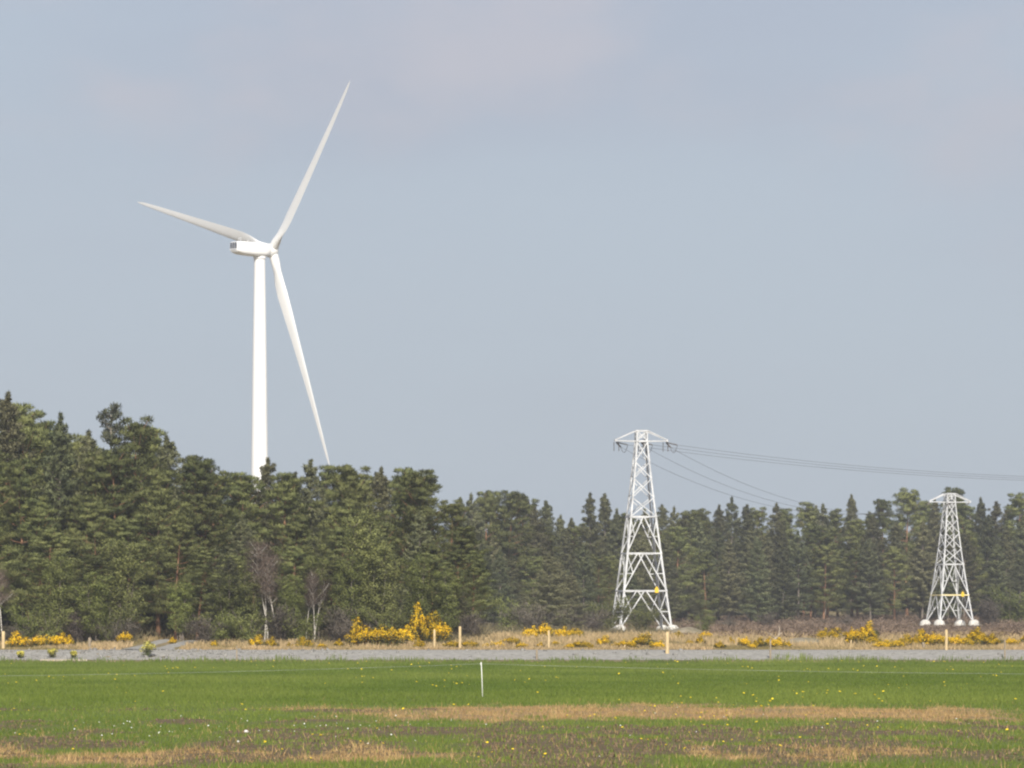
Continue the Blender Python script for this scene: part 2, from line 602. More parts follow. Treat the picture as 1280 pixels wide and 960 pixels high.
n = 60000
X, Y = field_points(rng, n, 58, 125, 0.2)
sm = soil_mask(X, Y)
keep = rng.random(n) < sm * 0.4
X, Y = X[keep], Y[keep]
tag(obj("soil_clods", rocks(rng, np.stack([X, Y, height(X, Y)], -1), 0.02 + 0.055 * rng.random(len(X)) ** 3, 0.7, M["clod"], "soil_clods")),
    "dark crumbs of turned soil showing through the grass", "soil", kind="stuff")
n = 6500
X = rng.uniform(-52, 52, n)
Y = 307.4 + 5.6 * rng.random(n)
k = rng.random(n) < (0.2 + 0.8 * fbm(X / 5, Y, 12, 2)) * np.interp(X, [-20, -8], [1, .12])
X, Y = X[k], Y[k]
tag(obj("rubble_stones", rocks(rng, np.stack([X, Y, height(X, Y) + 0.03], -1), 0.07 + 0.26 * rng.random(len(X)) ** 4, 0.7, M["stone"], "rubble_stones")),
    "grey broken stones scattered down the bank of the gravel road", "stones", kind="stuff")

# rough dry grass on the verge and out to the pylons
n = 150000
Y = 319.6 + 130 * rng.random(n) ** 2.1
X = rng.uniform(-1, 1, n) * (0.125 * Y + 3)
px = ppx(X, Y)
wood = (px < 575) & (Y > 352)
track = (np.abs(X + 24.2 - (Y - 320) * 0.04) < 2.0) & (Y < 347)
k = ~wood & ~track
X, Y = X[k], Y[k]
cl = fbm(X / 2.0, Y / 4.0, 50, 3)
green = sstep(0.52, 0.66, fbm(X / 5.0, Y / 9.0, 61, 3))
hg = (0.12 + 0.42 * rng.random(len(X)) * cl) * (1 - 0.5 * green) * np.interp(Y, [319, 323, 340], [0.6, 1.15, 1.5])
base = np.stack([X, Y, height(X, Y) - 0.02], -1)
v, q = blades(rng, base, hg, 0.03 + 0.05 * rng.random(len(X)) + 0.00006 * Y, 0.7)
tag(obj("rough_grass", mesh_arrays("rough_grass", v, q, np.repeat(np.clip(0.2 + 0.9 * cl - 0.75 * green + rng.normal(0, .2, len(X)), 0, 1), 4), M["rough"])),
    "tall bleached rough grass along the verge behind the road", "rough grass", kind="stuff")


def arcs(rng, base, length, wid, tilt=0.9, droop=0.8, segs=3, tmin=0.1):
    """arching stems: a strip of SEGS quads each"""
    n = len(base)
    a = rng.uniform(0, 2 * np.pi, n)
    out = np.stack([np.cos(a), np.sin(a), np.zeros(n)], -1)
    b = a + np.pi / 2 + rng.normal(0, .8, n)
    side = np.stack([np.cos(b), np.sin(b), rng.normal(0, .5, n)], -1)
    th0 = rng.uniform(tmin, tilt, n)
    p = base.copy()
    pts = [p]
    for s in range(segs):
        th = th0 + droop * s / segs * rng.uniform(.5, 1.3, n)
        p = p + (out * np.sin(th)[:, None] + np.array([0, 0, 1]) * np.cos(th)[:, None]) * (length / segs)[:, None]
        pts.append(p)
    vs = []
    for s, p in enumerate(pts):
        w = (wid * (1 - 0.7 * s / segs) / 2)[:, None]
        vs += [p - side * w, p + side * w]
    v = np.stack(vs, 1)
    m = 2 * (segs + 1)
    f = np.array([(2 * s, 2 * s + 1, 2 * s + 3, 2 * s + 2) for s in range(segs)])
    q = (f[None] + m * np.arange(n)[:, None, None]).reshape(-1, 4)
    return v.reshape(-1, 3), q, m


# bramble bank in front of the far wood
n = 170000
Y = 345 + 405 * rng.random(n) ** 1.0
X = rng.uniform(-.015, .135, n) * Y
px = ppx(X, Y)
k = (px > 590) & (px < 1450) & (rng.random(n) < np.interp(Y, [345, 420, 750], [.45, .8, 1]))
pyl2 = ((X - 60.6) ** 2 / 40 + (Y - 665) ** 2 / 120) < 1
k &= ~(pyl2 & (Y < 700) & (rng.random(n) < 0.9))
X, Y = X[k], Y[k]
mound = fbm(X / 5, Y / 16, 71, 3)
px = ppx(X, Y)
pyl1 = ((X - 14.5) ** 2 / 60 + (Y - 520) ** 2 / 3600) < 1
front = np.clip((Y - 345) / 330, 0.3, 1) * np.where(px < 850, np.interp(Y, [345, 430, 520], [.3, .4, .75]), 1) * np.where(px > 890, np.interp(Y, [345, 400, 560], [1.9, 1.7, 1.0]), 1) * np.where(pyl1, .2, 1) * np.where((px > 1135) & (px < 1235) & (Y > 430) & (Y < 675), .36, 1)
base = np.stack([X, Y, height(X, Y)], -1)
ln = (0.5 + 1.5 * mound * rng.random(len(X)) ** 0.5) * front * 1.05
base[:, 2] += rng.random(len(X)) * mound * 0.9 * front
v, q, m_ = arcs(rng, base, ln, 0.04 + 0.00005 * Y + 0.04 * rng.random(len(X)), 1.4, 1.1, 3, .5)
tag(obj("bramble_scrub", mesh_arrays("bramble_scrub", v, q, np.repeat(np.clip(mound + rng.normal(0, .25, len(X)), 0, 1), m_), M["bramble"])),
    "bank of brown leafless bramble scrub below the far wood", "brambles", kind="stuff")
# brown undergrowth along the foot of the near wood and under the middle wood
n = 30000
Y = np.concatenate([rng.uniform(331, 366, n), rng.uniform(430, 640, n)])
X = np.concatenate([rng.uniform(-47, -2, n), rng.uniform(-12, 26, n)])
px = ppx(X, Y)
k = (px < 880) & ~((np.abs(X + 24.0) < 2.4) & (Y < 350))
X, Y = X[k], Y[k]
mound = fbm(X / 3, Y / 5, 81, 3)
base = np.stack([X, Y, height(X, Y)], -1)
ln = np.where((X > 7) & (X < 23) & (Y > 470) & (Y < 610), .3, 1) * (0.4 + 1.7 * mound * rng.random(len(X))) * np.interp(Y, [331, 340, 430, 560], [0.35, 1.0, 0.9, 1.2])
v, q, m_ = arcs(rng, base, ln, 0.03 + 0.05 * rng.random(len(X)), 0.8, 1.0)
M["under"] = foliage_mat("undergrowth_stems", (0.105, 0.100, 0.052), (0.19, 0.155, 0.09), 0.1)
tag(obj("undergrowth", mesh_arrays("undergrowth", v, q, np.repeat(np.clip(mound + rng.normal(0, .3, len(X)), 0, 1), m_), M["under"])),
    "low tangled undergrowth along the foot of the woods", "undergrowth", kind="stuff")


# ------------------------------------------------------------------ trees
def unit(v):
    return v / (np.linalg.norm(v, axis=-1, keepdims=True) + 1e-9)


def tufts(rng, cen, rad, per, ln, wd, up=0.7, outw=0.6, jit=0.6, tint=None):
    """leaf or needle sprays filling flattened clumps"""
    n = len(cen)
    N = n * per
    d = unit(rng.normal(0, 1, (N, 3)))
    r = rng.random(N) ** 0.45
    C = np.repeat(cen, per, 0)
    Rr = np.repeat(rad, per, 0)
    p = C + d * r[:, None] * Rr
    dr = unit(d * outw + np.array([0, 0, up]) + rng.normal(0, jit, (N, 3)))
    side = unit(np.cross(dr, unit(rng.normal(0, 1, (N, 3)))))
    L = (ln * rng.uniform(.6, 1.35, N))[:, None]
    W = (wd * rng.uniform(.6, 1.4, N))[:, None] / 2
    t = p + dr * L
    mid = p + dr * L * 0.45
    v = np.stack([p, mid - side * W, t, mid + side * W], 1).reshape(-1, 3)
    q = np.arange(N * 4).reshape(-1, 4)
    # a spray of needles shades like the round mass it belongs to
    axis = C * np.array([1, 1, 0])
    nr = unit(d * np.array([.8, .8, 1.1]) + 0.35 * axis / (np.linalg.norm(axis, axis=1, keepdims=True) + .6) + np.array([0, 0, .2]) + rng.normal(0, .13, (N, 3)))
    gn = np.cross(mid - side * W - p, t - p)
    flip = (gn * nr).sum(1) < 0
    q[flip] = q[flip][:, ::-1]
    global LAST_N
    LAST_N = np.repeat(nr, 4, 0)
    tn = np.repeat(np.repeat(tint if tint is not None else rng.random(n), per), 4)
    tn = np.clip(tn + np.repeat(rng.normal(0, .12, N), 4), 0, 1)
    return v, q, tn


def bent_trunk(rng, H, bend=0.25, n=12):
    z = np.linspace(0, H, n)
    ph = rng.uniform(0, 6.28, 2)
    x = bend * np.sin(z / H * 3.0 + ph[0]) - bend * np.sin(ph[0])
    y = bend * np.sin(z / H * 2.4 + ph[1]) - bend * np.sin(ph[1])
    return np.stack([x, y, z], -1)


def tree_proto(name, seed, kind):
    """one tree > trunk, crown, standing at the origin"""
    rg = np.random.default_rng(seed)
    cen, rad, tin = [], [], []
    tb = MB()
    if kind == "pine":
        H = 15.0
        tr = bent_trunk(rg, H * 0.96, 0.35)
        tb.tube(tr, np.interp(np.linspace(0, 1, 12), [0, .1, 1], [0.24, 0.19, 0.03]), 8)
        low = rg.uniform(0.14, 0.26)
        z = low * H
        while z < H * 0.975:
            f = min(1.0, max(0.0, (z / H - low) / (1 - low)))
            Lm = 3.35 * (0.62 + 0.75 * f - 1.22 * f ** 2.4) * rg.uniform(.8, 1.15) + 0.15
            c = np.array([np.interp(z, tr[:, 2], tr[:, 0]), np.interp(z, tr[:, 2], tr[:, 1]), z])
            nb = rg.integers(3, 5) if f < .75 else rg.integers(3, 6)
            a0 = rg.uniform(0, 6.28)
            for b in range(nb):
                if rg.random() < 0.13 * (1 - f):
                    continue
                a = a0 + 6.283 * b / nb + rg.normal(0, .25)
                L = Lm * rg.uniform(.55, 1.2)
                el = rg.uniform(0.05, 0.3) + 0.75 * f ** 2
                d = np.array([math.cos(a) * math.cos(el), math.sin(a) * math.cos(el), math.sin(el)])
                pts = [c + d * L * t + np.array([0, 0, -0.25 * L * t * (1 - t) + 0.12 * L * t * t]) for t in (0, .35, .7, 1)]
                tb.tube(pts, [0.055 * (1.2 - f), 0.045 * (1.2 - f), 0.03, 0.015], 4, caps=False)
                k = max(2, int(L * 1.15))
                sh = rg.uniform(0, 1)
                for j in range(k):
                    t = 1 - (j / k) * (0.62 if f < .7 else 0.9)
                    pp = np.array([np.interp(t, [0, .35, .7, 1], [q_[i] for q_ in pts]) for i in range(3)])
                    pp = pp + rg.normal(0, .22, 3) * np.array([1, 1, .5])
                    rr = rg.uniform(.62, 1.12) * (1 - .58 * f)
                    cen.append(pp)
                    rad.append((rr, rr, rr * .38))
                    tin.append(0.55 * sh + 0.45 * rg.random())
            z += rg.uniform(.55, .95) * (1.1 - .5 * f)
        cen.append(tr[-1])
        rad.append((.2, .2, .5))
        tin.append(.5)
        per, ln, wd, up, outw, jit = 210, .30, .052, .6, .6, .5
        bark, leaf = M["bark_pine"], M["pine"]
    elif kind in ("spruce", "far_spruce"):
        H = 16.0
        tr = bent_trunk(rg, H, 0.12)
        tb.tube(tr, np.interp(np.linspace(0, 1, 12), [0, .06, 1], [0.26, 0.2, 0.02]), 8)
        low = 0.05 if kind == "spruce" else rg.uniform(0.05, 0.2)
        z = low * H
        ex = rg.uniform(.62, .98)
        Wm = 3.7 if kind == "spruce" else 3.3
        while z < H * 0.955:
            f = min(1.0, max(0.0, (z / H - low) / (1 - low)))
            Lm = Wm * (1 - f) ** ex * min(1, 0.6 + 2.0 * f) * rg.uniform(.8, 1.12) + 0.12
            nb = rg.integers(5, 8) if f < .8 else rg.integers(4, 6)
            a0 = rg.uniform(0, 6.28)
            for b in range(nb):
                if rg.random() < (0.08 if kind == "spruce" else 0.15):
                    continue
                a = a0 + 6.283 * b / nb + rg.normal(0, .2)
                L = Lm * rg.uniform(.6, 1.2)
                el = 0.75 * f ** 2 - 0.10 + rg.normal(0, .1)
                d = np.array([math.cos(a) * math.cos(el), math.sin(a) * math.cos(el), math.sin(el)])
                c = np.array([tr[min(11, int(z / H * 11)), 0], tr[min(11, int(z / H * 11)), 1], z])
                pts = [c + d * L * t + np.array([0, 0, -0.2 * L * t + 0.28 * L * t * t]) for t in (0, .35, .7, 1)]
                tb.tube(pts, [0.04, 0.03, 0.02, 0.01], 4, caps=False)
                k = max(2, int(L * 2.1))
                sh = rg.uniform(0, 1)
                for j in range(k):
                    t = 1 - (j / k) * 0.85
                    pp = np.array([np.interp(t, [0, .35, .7, 1], [q_[i] for q_ in pts]) for i in range(3)]) + rg.normal(0, .07, 3)
                    rr = (rg.uniform(.30, .52) * (1.1 - .5 * t)) * min(1, .34 + 1.25 * (1 - f)) + .02
                    cen.append(pp)
                    rad.append((rr, rr, rr * .40))
                    tin.append(0.5 * sh + 0.5 * rg.random())
            z += rg.uniform(.46, .72) * (1.0 - .35 * f)
        for zz_ in np.linspace(.955, 1.0, 5):
            cen.append(np.array([tr[-1][0], tr[-1][1], H * zz_]))
            rad.append((.03, .03, .10))
            tin.append(.5)
        per, ln, wd, up, outw, jit = 80, .28, .06, .05, .8, .45
        bark, leaf = M["bark_grey"], M["spruce"]
    elif kind == "thin_pine":
        H = 17.0
        tr = bent_trunk(rg, H, 0.08)
        tb.tube(tr, np.interp(np.linspace(0, 1, 12), [0, .1, 1], [0.22, 0.2, 0.05]), 8)
        for z in np.arange(14.4, 16.95, .3):
            for b in range(4):
                a = rg.uniform(0, 6.28)
                L = rg.uniform(.5, 1.3) * min(1.0, 0.6 + (z - 14.4) * .3)
                el = rg.uniform(.25, .8)
                d = np.array([math.cos(a) * math.cos(el), math.sin(a) * math.cos(el), math.sin(el)])
                c = np.array([np.interp(z, tr[:, 2], tr[:, 0]), np.interp(z, tr[:, 2], tr[:, 1]), z])
                tb.tube([c, c + d * L * .5, c + d * L], [.05, .035, .015], 4, caps=False)
                for t in (.7, 1):
                    cen.append(c + d * L * t)
                    rr = rg.uniform(.2, .36)
                    rad.append((rr, rr, rr * .6))
                    tin.append(rg.random())
        per, ln, wd, up, outw, jit = 34, .26, .07, .6, .7, .5
        bark, leaf = M["bark_pale"], M["thin"]
    elif kind in ("birch", "green_birch"):
        H = 8.0
        stems = 3 if kind == "birch" else 4
        for s in range(stems):
            b0 = rg.normal(0, .5 if kind == 'birch' else .3, 2)
            ln_ = rg.normal(0, .8, 2) * (0.8 if s else 0.3)
            hh = H * rg.uniform(.72, 1)
            t = np.linspace(0, 1, 9)
            pts = np.stack([b0[0] + ln_[0] * t ** 1.3 + .12 * np.sin(t * 5 + s), b0[1] + ln_[1] * t ** 1.3, hh * t], -1)
            tb.tube(pts, np.interp(t, [0, 1], [.065 if kind == "birch" else .06, .012]), 6, caps=False)
            for j in range(34 if kind == "birch" else 30):
                tt = rg.uniform(.48 if kind == "birch" else .12, 1)
                c = np.array([np.interp(tt, t, pts[:, i]) for i in range(3)])
                a = rg.uniform(0, 6.28)
                L = rg.uniform(.5, 1.6) * ((1.7 - 1.1 * tt) if kind == 'birch' else (1.35 - .85 * tt))
                d = np.array([math.cos(a) * .7, math.sin(a) * .7, .75])
                tb.tube([c, c + d * L * .6, c + d * L], [.022, .015, .008], 4, caps=False)
                for u in (.45, .75, 1):
                    cen.append(c + d * L * u)
                    rr = rg.uniform(.45, .75) if kind == "birch" else rg.uniform(.3, .5)
                    rad.append((rr, rr, rr * .8))
                    tin.append(rg.random())
        if kind == "birch":
            per, ln, wd, up, outw, jit = 46, .30, .016, .5, .6, .5
            bark, leaf = M["bark_birch"], M["purple_twig"]
        else:
            per, ln, wd, up, outw, jit = 34, .15, .07, .2, .5, .8
            bark, leaf = M["bark_grey"], M["young_leaf"]
    elif kind in ("leafy_shrub", "bare_shrub"):
        H = 3.4
        for s in range(11):
            a = rg.uniform(0, 6.28)
            e = rg.uniform(.1, .75)
            hh = H * rg.uniform(.6, 1)
            t = np.linspace(0, 1, 6)
            pts = np.stack([math.cos(a) * hh * math.sin(e) * t ** 1.2, math.sin(a) * hh * math.sin(e) * t ** 1.2, hh * math.cos(e * .7) * t], -1)
            tb.tube(pts, np.interp(t, [0, 1], [.04, .008]), 5, caps=False)
            for j in range(11):
                tt = rg.uniform(.15, 1)
                c = np.array([np.interp(tt, t, pts[:, i]) for i in range(3)]) + rg.normal(0, .28, 3)
                c[2] = max(.15, c[2])
                cen.append(c)
                rr = rg.uniform(.25, .5)
                rad.append((rr, rr, rr * .8))
                tin.append(rg.random())
        if kind == "leafy_shrub":
            per, ln, wd, up, outw, jit = 40, .13, .065, .3, .5, .8
            bark, leaf = M["bark_grey"], M["young_leaf"]
        else:
            per, ln, wd, up, outw, jit = 24, .45, .03, .7, .6, .45
            bark, leaf = M["bark_grey"], M["twig"]
    v, q, tn = tufts(rg, np.array(cen), np.array(rad), per, ln, wd, up, outw, jit, np.array(tin))
    root = empty(name)
    tb.build("trunk", bark, root, True)
    obj("crown", mesh_arrays("crown", v, q, tn, leaf, False, LAST_N), root)
    return root, float(v[:, 2].max())


M["thin"] = foliage_mat("sparse_needles", (0.10, 0.115, 0.075), (0.16, 0.165, 0.10), 0.3)
PROTO = {}
for kind, nm, seeds in (("pine", "pine_tree", (1, 2, 3, 4, 5, 6, 7, 8, 9)), ("spruce", "spruce_tree", (21, 22, 23, 24, 25)), ("far_spruce", "spruce_tree", (31, 32, 33, 34, 35, 36, 37, 38)),
                        ("thin_pine", "pine_tree", (41,)), ("birch", "birch_tree", (51, 52)), ("green_birch", "birch_tree", (61, 62)),
                        ("leafy_shrub", "leafy_shrub", (71, 72, 73)), ("bare_shrub", "bare_shrub", (81, 82, 83))):
    PROTO[kind] = [[*tree_proto(nm, s, kind), False] for s in seeds]

placed = []      # (root, kind, rank, px)


def plant(kind, px, D, top=None, H=None, wide=1.0, rank="", var=None):
    """stand a copy of one of the kind's trees at image column px, distance D, its tip at image row top or H metres tall"""
    lst = PROTO[kind]
    e = lst[int(rng.integers(len(lst)))] if var is None else lst[var % len(lst)]
    if e[2]:
        root = copy_tree(e[0])
    else:
        root = e[0]
        e[2] = True
    X = wx(px, D)
    z = ht(X, D) - 0.05
    if H is None:
        H = wz(top, D) - z
    s = H / e[1]
    root.location = (X, D, z)
    root.rotation_euler = (0, 0, rng.uniform(0, 6.28))
    w = s ** 0.7 * wide * rng.uniform(.92, 1.08)
    root.scale = (w, w, s)
    placed.append((root, kind, rank, px))
    return root


# near wood: skyline
for px, top, D, kind in ((-32, 482, 372, "pine"), (10, 486, 362, "spruce"), (36, 501, 372, "pine"), (72, 512, 360, "spruce"), (50, 522, 380, "pine"), (98, 540, 378, "pine"), (108, 535, 366, "spruce"),
                         (137, 501, 359, "thin_pine"), (128, 556, 380, "pine"), (150, 558, 356, "pine"), (122, 562, 356, "pine"), (172, 517, 360, "pine"), (192, 530, 374, "pine"), (208, 541, 366, "spruce"),
                         (232, 566, 372, "pine"), (248, 571, 362, "pine"), (268, 582, 380, "pine"), (290, 588, 366, "pine"), (308, 592, 384, "pine"),
                         (331, 570, 374, "spruce"), (348, 588, 366, "pine"), (370, 588, 384, "spruce"), (391, 572, 370, "spruce"), (414, 579, 378, "pine"),
                         (430, 579, 364, "pine"), (452, 588, 382, "pine"), (476, 581, 372, "spruce"), (498, 588, 380, "pine"), (516, 582, 366, "pine"), (540, 584, 362, "pine"),
                         (560, 622, 376, "pine"), (580, 655, 364, "pine")):
    plant(kind, px, D, top, wide=0.92 if kind != "pine" else 1.0, rank="skyline")


def skyline(px):
    return np.interp(px, [-40, 10, 60, 113, 150, 190, 225, 265, 310, 400, 545, 575, 610], [480, 487, 515, 538, 522, 528, 560, 580, 590, 582, 585, 640, 690])


for D, lo, hi, n, rank in ((356, .14, .32, 12, "third"), (348, .28, .50, 12, "second"), (341, .48, .66, 11, "front")):
    for i in range(n):
        px = -30 + (i + .5) * 640 / n + rng.uniform(-14, 14)
        if rank == "front" and 160 < px < 245:
            px += 60
        tp = skyline(px)
        tp = tp + (800 - tp) * rng.uniform(lo, hi)
        plant("pine" if rng.random() < .86 else "spruce", px, D + rng.uniform(-3, 3), tp, wide=1.1 if rank == "front" else 1.0, rank=rank)
# pale understorey along the wood's edge
for px, top, D, kind, w in ((118, 712, 335, "green_birch", 1.2), (160, 668, 339, "green_birch", 1.0), (66, 690, 338, "green_birch", 1.0), (222, 725, 338, "green_birch", 1.0), (285, 715, 337, "green_birch", 1.0),
                            (455, 632, 338, "green_birch", 1.0), (478, 670, 337, "green_birch", 1.1), (430, 690, 337, "green_birch", 1.0), (522, 690, 337, "green_birch", 1.0), (562, 712, 338, "green_birch", 1.0), (398, 690, 338, "green_birch", .8),
                            (-4, 700, 337, "birch", 1.0), (338, 668, 337, "birch", 1.0), (390, 704, 337, "birch", .75), (312, 712, 336, "green_birch", .9), (364, 716, 336, "green_birch", .9)):
    plant(kind, px, D, top, wide=w * 1.1, rank="edge")
for px, top, D, kind in ((30, 752, 334, "leafy_shrub"), (62, 760, 335, "leafy_shrub"), (96, 758, 335, "bare_shrub"), (138, 752, 335, "leafy_shrub"), (150, 770, 333, "bare_shrub"),
                         (255, 765, 333, "bare_shrub"), (276, 758, 335, "leafy_shrub"), (310, 756, 334, "leafy_shrub"), (352, 750, 334, "bare_shrub"), (372, 758, 334, "leafy_shrub"), (420, 752, 335, "bare_shrub"),
                         (440, 770, 333, "bare_shrub"), (488, 752, 336, "leafy_shrub"), (545, 758, 335, "leafy_shrub"), (590, 760, 336, "bare_shrub"), (12, 775, 332, "bare_shrub")):
    plant(kind, px, D, top, wide=1.15, rank="edge")

# middle and far wood: skyline
for px, top, D, kind in ((574, 620, 560, "far_spruce"), (588, 614, 590, "far_spruce"), (605, 618, 600, "pine"), (621, 611, 610, "pine"), (636, 611, 600, "pine"), (652, 616, 620, "pine"), (667, 632, 610, "far_spruce"),
                         (681, 624, 630, "far_spruce"), (699, 642, 640, "far_spruce"), (716, 646, 650, "far_spruce"), (740, 614, 640, "far_spruce"), (754, 615, 660, "far_spruce"), (770, 634, 650, "far_spruce"), (788, 640, 670, "pine"),
                         (808, 634, 690, "far_spruce"), (829, 629, 700, "far_spruce"), (842, 631, 720, "far_spruce"), (860, 636, 710, "pine"), (880, 634, 730, "pine"), (897, 629, 720, "far_spruce"), (914, 619, 735, "far_spruce"),
                         (934, 629, 725, "far_spruce"), (948, 632, 740, "pine"), (968, 627, 730, "far_spruce"), (986, 634, 750, "pine"), (1004, 626, 740, "pine"), (1018, 630, 755, "far_spruce"), (1031, 628, 735, "far_spruce"), (1047, 634, 750, "pine"),
                         (1064, 616, 745, "far_spruce"), (1086, 638, 760, "far_spruce"), (1108, 622, 750, "pine"), (1134, 607, 740, "pine"), (1152, 625, 760, "pine"), (1170, 622, 755, "far_spruce"), (1188, 607, 770, "pine"),
                         (1206, 625, 755, "pine"), (1226, 620, 765, "far_spruce"), (1246, 625, 750, "far_spruce"), (1262, 629, 760, "far_spruce"), (1278, 614, 745, "pine"), (1302, 610, 750, "far_spruce"), (1326, 618, 745, "pine"), (1350, 622, 750, "pine")):
    plant(kind, px, D, top, wide=1.0, rank="far skyline")
for D0, D1, lo, hi, n, rank, x0, x1, kinds in ((585, 680, .10, .28, 13, "far middle", 560, 860, 1), (530, 640, .30, .52, 10, "far front", 590, 800, 1),
                                               (690, 725, .06, .20, 20, "far middle", 810, 1350, 0), (680, 712, .18, .38, 18, "far front", 810, 1350, 0)):
    for i in range(n):
        px = x0 + (i + .5) * (x1 - x0) / n + rng.uniform(-8, 8)
        D = np.interp(px, [x0, x1], [D0, D1]) + rng.uniform(-8, 8)
        tp = 632 + (785 - 632) * rng.uniform(lo, hi)
        plant("pine" if rng.random() < .3 else "far_spruce", px, D, tp, wide=1.12, rank=rank)
# a backing rank deep in the far wood closes the gaps between trunks
for i in range(26):
    px = 590 + i * 30 + rng.uniform(-6, 6)
    plant("spruce", px, np.interp(px, [590, 800, 1340], [700, 770, 800]) + rng.uniform(-8, 8), 655 + rng.uniform(-8, 18), wide=1.5, rank="far rear")
for i in range(14):
    px = -20 + i * 42 + rng.uniform(-8, 8)
    plant("spruce", px, 395 + rng.uniform(-4, 6), skyline(px) + rng.uniform(28, 60), wide=1.5, rank="rear")
plant("spruce", 686, 500, 690, wide=1.25, rank="lone")
plant("spruce", 715, 520, 715, wide=1.2, rank="lone")
plant("leafy_shrub", 880, 530, 762, wide=1.0, rank="heath")
for px, top, D, kind in ((640, 742, 470, "leafy_shrub"), (668, 748, 465, "bare_shrub"), (738, 756, 520, "bare_shrub"), (757, 745, 530, "leafy_shrub"), (800, 752, 528, "leafy_shrub"), (1262, 728, 640, "leafy_shrub"), (1236, 742, 630, "bare_shrub"), (1290, 738, 640, "leafy_shrub"),
                         (960, 762, 600, "bare_shrub"), (1050, 768, 590, "bare_shrub"), (910, 772, 580, "bare_shrub")):
    plant(kind, px, D, top, wide=1.5, rank="heath")

for lst in PROTO.values():
    for e in lst:
        if not e[2]:
            for ch in list(e[0].children):
                bpy.data.objects.remove(ch)
            bpy.data.objects.remove(e[0])
ORD = ["first", "second", "third", "fourth", "fifth", "sixth", "seventh", "eighth", "ninth", "tenth", "eleventh", "twelfth", "thirteenth", "fourteenth", "fifteenth", "sixteenth", "seventeenth"]
LOOK = {"pine": "bushy pine", "spruce": "pointed spruce", "far_spruce": "slender spruce", "green_birch": "green birch",
        "birch": "bare purple birch", "leafy_shrub": "green shrub", "bare_shrub": "bare shrub"}
MARKS = [(136, "the thin pine"), (325, "the turbine tower"), (413, "the lower blade"), (575, "the wood edge"), (805, "the nearer pylon"), (1190, "the farther pylon")]
RANKS = {"skyline": "on the near wood's skyline", "third": "high inside the near wood", "second": "mid inside the near wood", "front": "fronting the near wood",
         "rear": "behind the near wood", "edge": "at the near wood's foot", "far skyline": "on the far wood's skyline", "far middle": "inside the far wood", "far front": "fronting the far wood",
         "far rear": "deep in the far wood", "heath": "on the scrubby heath", "lone": "alone before the far wood"}
buckets = {}
for root, kind, rank, px in placed:
    lm = min(MARKS, key=lambda m: abs(m[0] - px))
    buckets.setdefault((rank, kind, lm[1], px > lm[0]), []).append((abs(px - lm[0]), root, kind, rank, lm[1], px > lm[0]))
for k, lst in buckets.items():
    lst.sort(key=lambda e: e[0])
    for i, (_, root, kind, rank, lm, right) in enumerate(lst):
        if kind == "thin_pine":
            tag(root, "sparse greyish pine tuft standing proud of the near wood's skyline at its tall end", "tree", "trees of the near wood")
            continue
        lab = f"{LOOK[kind]} {RANKS[rank]}, {ORD[i]} {'right' if right else 'left'} of {lm}"
        cat = "shrub" if "shrub" in kind else "tree"
        tag(root, lab, cat, ("shrubs" if cat == "shrub" else "trees") + (" of the far wood" if rank.startswith("far") or rank in ("heath", "lone") else " of the near wood"))


# ------------------------------------------------------------------ gorse
def gorse_proto(seed):
    rg = np.random.default_rng(seed)
    root = empty("gorse_bush")
    cen, rad = [], []
    for i in range(34):
        a = rg.uniform(0, 6.28)
        r = rg.random() ** .6 * .85
        cen.append((math.cos(a) * r, math.sin(a) * r, .12 + rg.random() * (1.0 - .75 * r) * rg.uniform(.6, 1.15)))
        s = rg.uniform(.16, .3)
        rad.append((s, s, s * .95))
    cen, rad = np.array(cen), np.array(rad)
    v, q, tn = tufts(rg, cen, rad, 75, .12, .035, .5, .8, .5)
    st = MB()
    for c in cen[::3]:
        st.tube([(0, 0, 0), c * .6 * np.array([1, 1, .7]), c], [.03, .02, .008], 4, caps=False)
    st.build("stem", M["bark_grey"], root, True)
    obj("spines", mesh_arrays("spines", v, q, tn, M["gorse_green"], False, LAST_N), root)
    # blossom gathers on the sunny outer shoots
    fl = cen[np.argsort(-(cen[:, 2] + .35 * rg.random(len(cen)) - .12 * cen[:, 1]))[:22]]
    fr = rg.uniform(.13, .32, (len(fl), 1)) * np.array([[1, 1, .9]])
    v, q, tn = tufts(rg, fl + np.array([0, 0, .11]), fr, 85, .075, .06, .6, .8, .6)
    obj("blossom", mesh_arrays("blossom", v, q, tn, M["gorse_yellow"], False, LAST_N), root)
    return root


